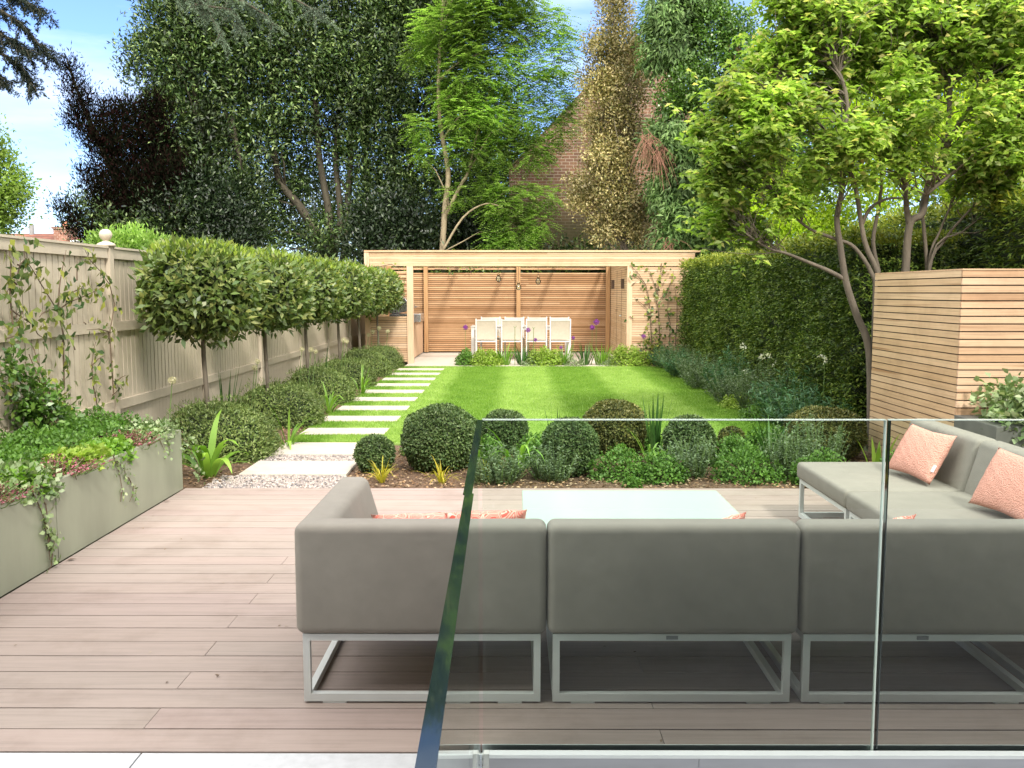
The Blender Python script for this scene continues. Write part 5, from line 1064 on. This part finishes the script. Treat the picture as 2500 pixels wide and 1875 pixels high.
# climber on the pavilion front panel (zoom window 1300,640 scale 4.254)
def pz(x, y): return atY(1300+x/4.254, 640+y/4.254, yf-.03)
def PZ(l): return [pz(*p) for p in l]
trail('pavilion_climber', [PZ([(1240,860),(1225,560),(1190,480),(1120,420),(1060,370)]), PZ([(1215,520),(1215,400),(1180,250),(1110,130),(1040,60),(1020,10)]), PZ([(1320,860),(1310,500),(1290,430),(1310,260),(1340,140),(1400,80)]), PZ([(1310,350),(1250,180),(1200,60)]), PZ([(1330,380),(1400,290),(1450,190),(1465,90)]), PZ([(1420,860),(1430,640),(1400,520),(1420,300)]), PZ([(1480,880),(1500,600),(1500,420),(1470,220)]), PZ([(1010,560),(1050,600)]), PZ([(1010,150),(1060,130),(1150,190),(1180,240)]), PZ([(1030,240),(1080,200)]), PZ([(1340,10),(1330,120)])], 15, .10, L_climb, 'sparse climber trained over the right slatted panel of the pavilion', .007, .07, out=(0, -1, 0), wide=.6)
low('rose_bush', (pz(1220, 900).x, 19.45), .34, .2, .66, 420, .09, .055, L_climb, 'dark leafed bush at the foot of the climber on the right pavilion panel', 'shrub', up=.3)
tuft('rose_bush', (pz(1380, 900).x, 19.4), 26, .6, .25, .06, .035, L_climb, 'thin twiggy bush between climber and hedge end', 'shrub', 12)
trail('roof_vine', [[(xl+.3,yf-.1,2.08),(xl+.6,yf-.12,2.14),(xo-.1,yf-.1,2.02)], [(xo+.3,yb-.1,2.12),(xo+1.2,yb-.12,2.14),(-.3,yb-.1,2.2)], [(xo+1.2,yb-.12,2.14),(xo+1.25,yb-.12,1.95)], [(xo+.7,yb-.12,2.1),(xo+.72,yb-.12,1.98)]], 10, .07, L_climb, 'thin vine threading the slats under the pavilion roof', .008, .05, out=(0, -1, 0))
q, _ = clumps([(3.76,6.72,.72,.30,.28,.15),(3.68,6.5,.60,.2,.12,.16),(3.9,6.6,.7,.2,.2,.12)], 330, 5, .05, .06, .05, .2); quadmesh('foliage', q, L_varieg, SP)
b = MB()
for k in range(9): b.tube([(3.76, 6.72, .58), (3.5+.07*k, 6.5+.05*(k % 4), .72)], [.005, .003], 5)
b.build('stems', stemg, SP)
# dead leaves on the deck
b_ = [(bz(u, v)) for u, v in ((350,1085),(130,1195),(142,1213),(700,1210),(590,1502),(160,1455),(430,1270),(1355,1590))]
for i, (x, y) in enumerate(b_[:3]):
    o = quadmesh('fallen_leaf', leaves(np.array([[x, y, .006]]), np.array([[1., .3*i, .05]]), np.array([[0, .1, 1.]]), .06, .025, .2, 0), plain('dry_leaf', (.16,.10,.07), .9), None, (x, y, .006)); tag(o, ['dry brown leaf on the decking near the planter end', 'dry brown leaf on the decking at the ivy foot', 'curled dry leaf on the decking just below the ivy tip'][i], 'fallen leaf')
# ------------------------------------------------------------------ light and sky
EL, AZ = math.radians(44), math.radians(22)
S_ = Vector((math.sin(AZ)*math.cos(EL), -math.cos(AZ)*math.cos(EL), math.sin(EL)))
sun = bpy.data.lights.new('sun', 'SUN'); sun.energy = 2.3; sun.angle = math.radians(8); sun.color = (1, .95, .87)
so = bpy.data.objects.new('sun', sun); C.objects.link(so); so.rotation_euler = S_.to_track_quat('Z', 'Y').to_euler(); so.location = S_*50
w = bpy.data.worlds.new('World'); sc.world = w; w.use_nodes = True; nt = w.node_tree; bgn = nt.nodes['Background']
sky = nt.nodes.new('ShaderNodeTexSky'); sky.sky_type = 'NISHITA'; sky.sun_disc = False; sky.sun_elevation = EL; sky.sun_rotation = math.pi-AZ; sky.air_density = 1.0; sky.dust_density = .25; sky.ozone_density = 1.6
tc = nt.nodes.new('ShaderNodeTexCoord'); mp = nt.nodes.new('ShaderNodeMapping'); mp.inputs['Scale'].default_value = (1.3, 1.3, 6.5); mp.inputs['Location'].default_value = (.35, .2, .1)
nt.links.new(tc.outputs['Generated'], mp.inputs['Vector'])
n1 = noise(nt, mp.outputs['Vector'], 2.1, 7, .55)
sp = nt.nodes.new('ShaderNodeSeparateXYZ'); nt.links.new(tc.outputs['Generated'], sp.inputs[0])
def mr_(src, a, b_, c, d):
    m_ = nt.nodes.new('ShaderNodeMapRange'); nt.links.new(src, m_.inputs[0])
    for k_, v_ in zip((1, 2, 3, 4), (a, b_, c, d)): m_.inputs[k_].default_value = v_
    return m_.outputs[0]
def ma(op, a, b_):
    m_ = nt.nodes.new('ShaderNodeMath'); m_.operation = op
    for k_, v_ in enumerate((a, b_)):
        if hasattr(v_, 'node'): nt.links.new(v_, m_.inputs[k_])
        else: m_.inputs[k_].default_value = v_
    return m_.outputs[0]
# unseen bright cloud added overhead and behind the viewer as fill, wisps in front
cov = ma('ADD', n1, ma('MAXIMUM', mr_(sp.outputs[1], .55, -.1, 0, .4), mr_(sp.outputs[2], .5, .8, 0, .4)))
cr_ = ramp(nt, [(0, 0, 0), (1, 1, 1)], [.45, .80]); nt.links.new(cov, cr_.inputs[0])
tint = mixc(nt, 1.0, sky.outputs[0], (.66, .78, 1.08), 'MULTIPLY')
fill_cloud = ma('MAXIMUM', mr_(sp.outputs[1], .5, -.1, 0, 1), mr_(sp.outputs[2], .5, .85, 0, 1))
ccol = mixc(nt, fill_cloud, (4.9, 5.5, 6.8), (15.5, 15.0, 14.2))
cl = mixc(nt, cr_.outputs[0], tint, ccol)
nt.links.new(cl, bgn.inputs['Color']); bgn.inputs['Strength'].default_value = .125
vs_ = sc.view_settings; vs_.view_transform = 'Standard'; vs_.look = 'None'; vs_.exposure = 1.12; vs_.gamma = 1
sc.cycles.max_bounces = 8; sc.cycles.transparent_max_bounces = 12; sc.cycles.diffuse_bounces = 4; sc.cycles.glossy_bounces = 3; sc.cycles.transmission_bounces = 4
sc.cycles.caustics_reflective = False; sc.cycles.caustics_refractive = False; sc.cycles.use_denoising = True
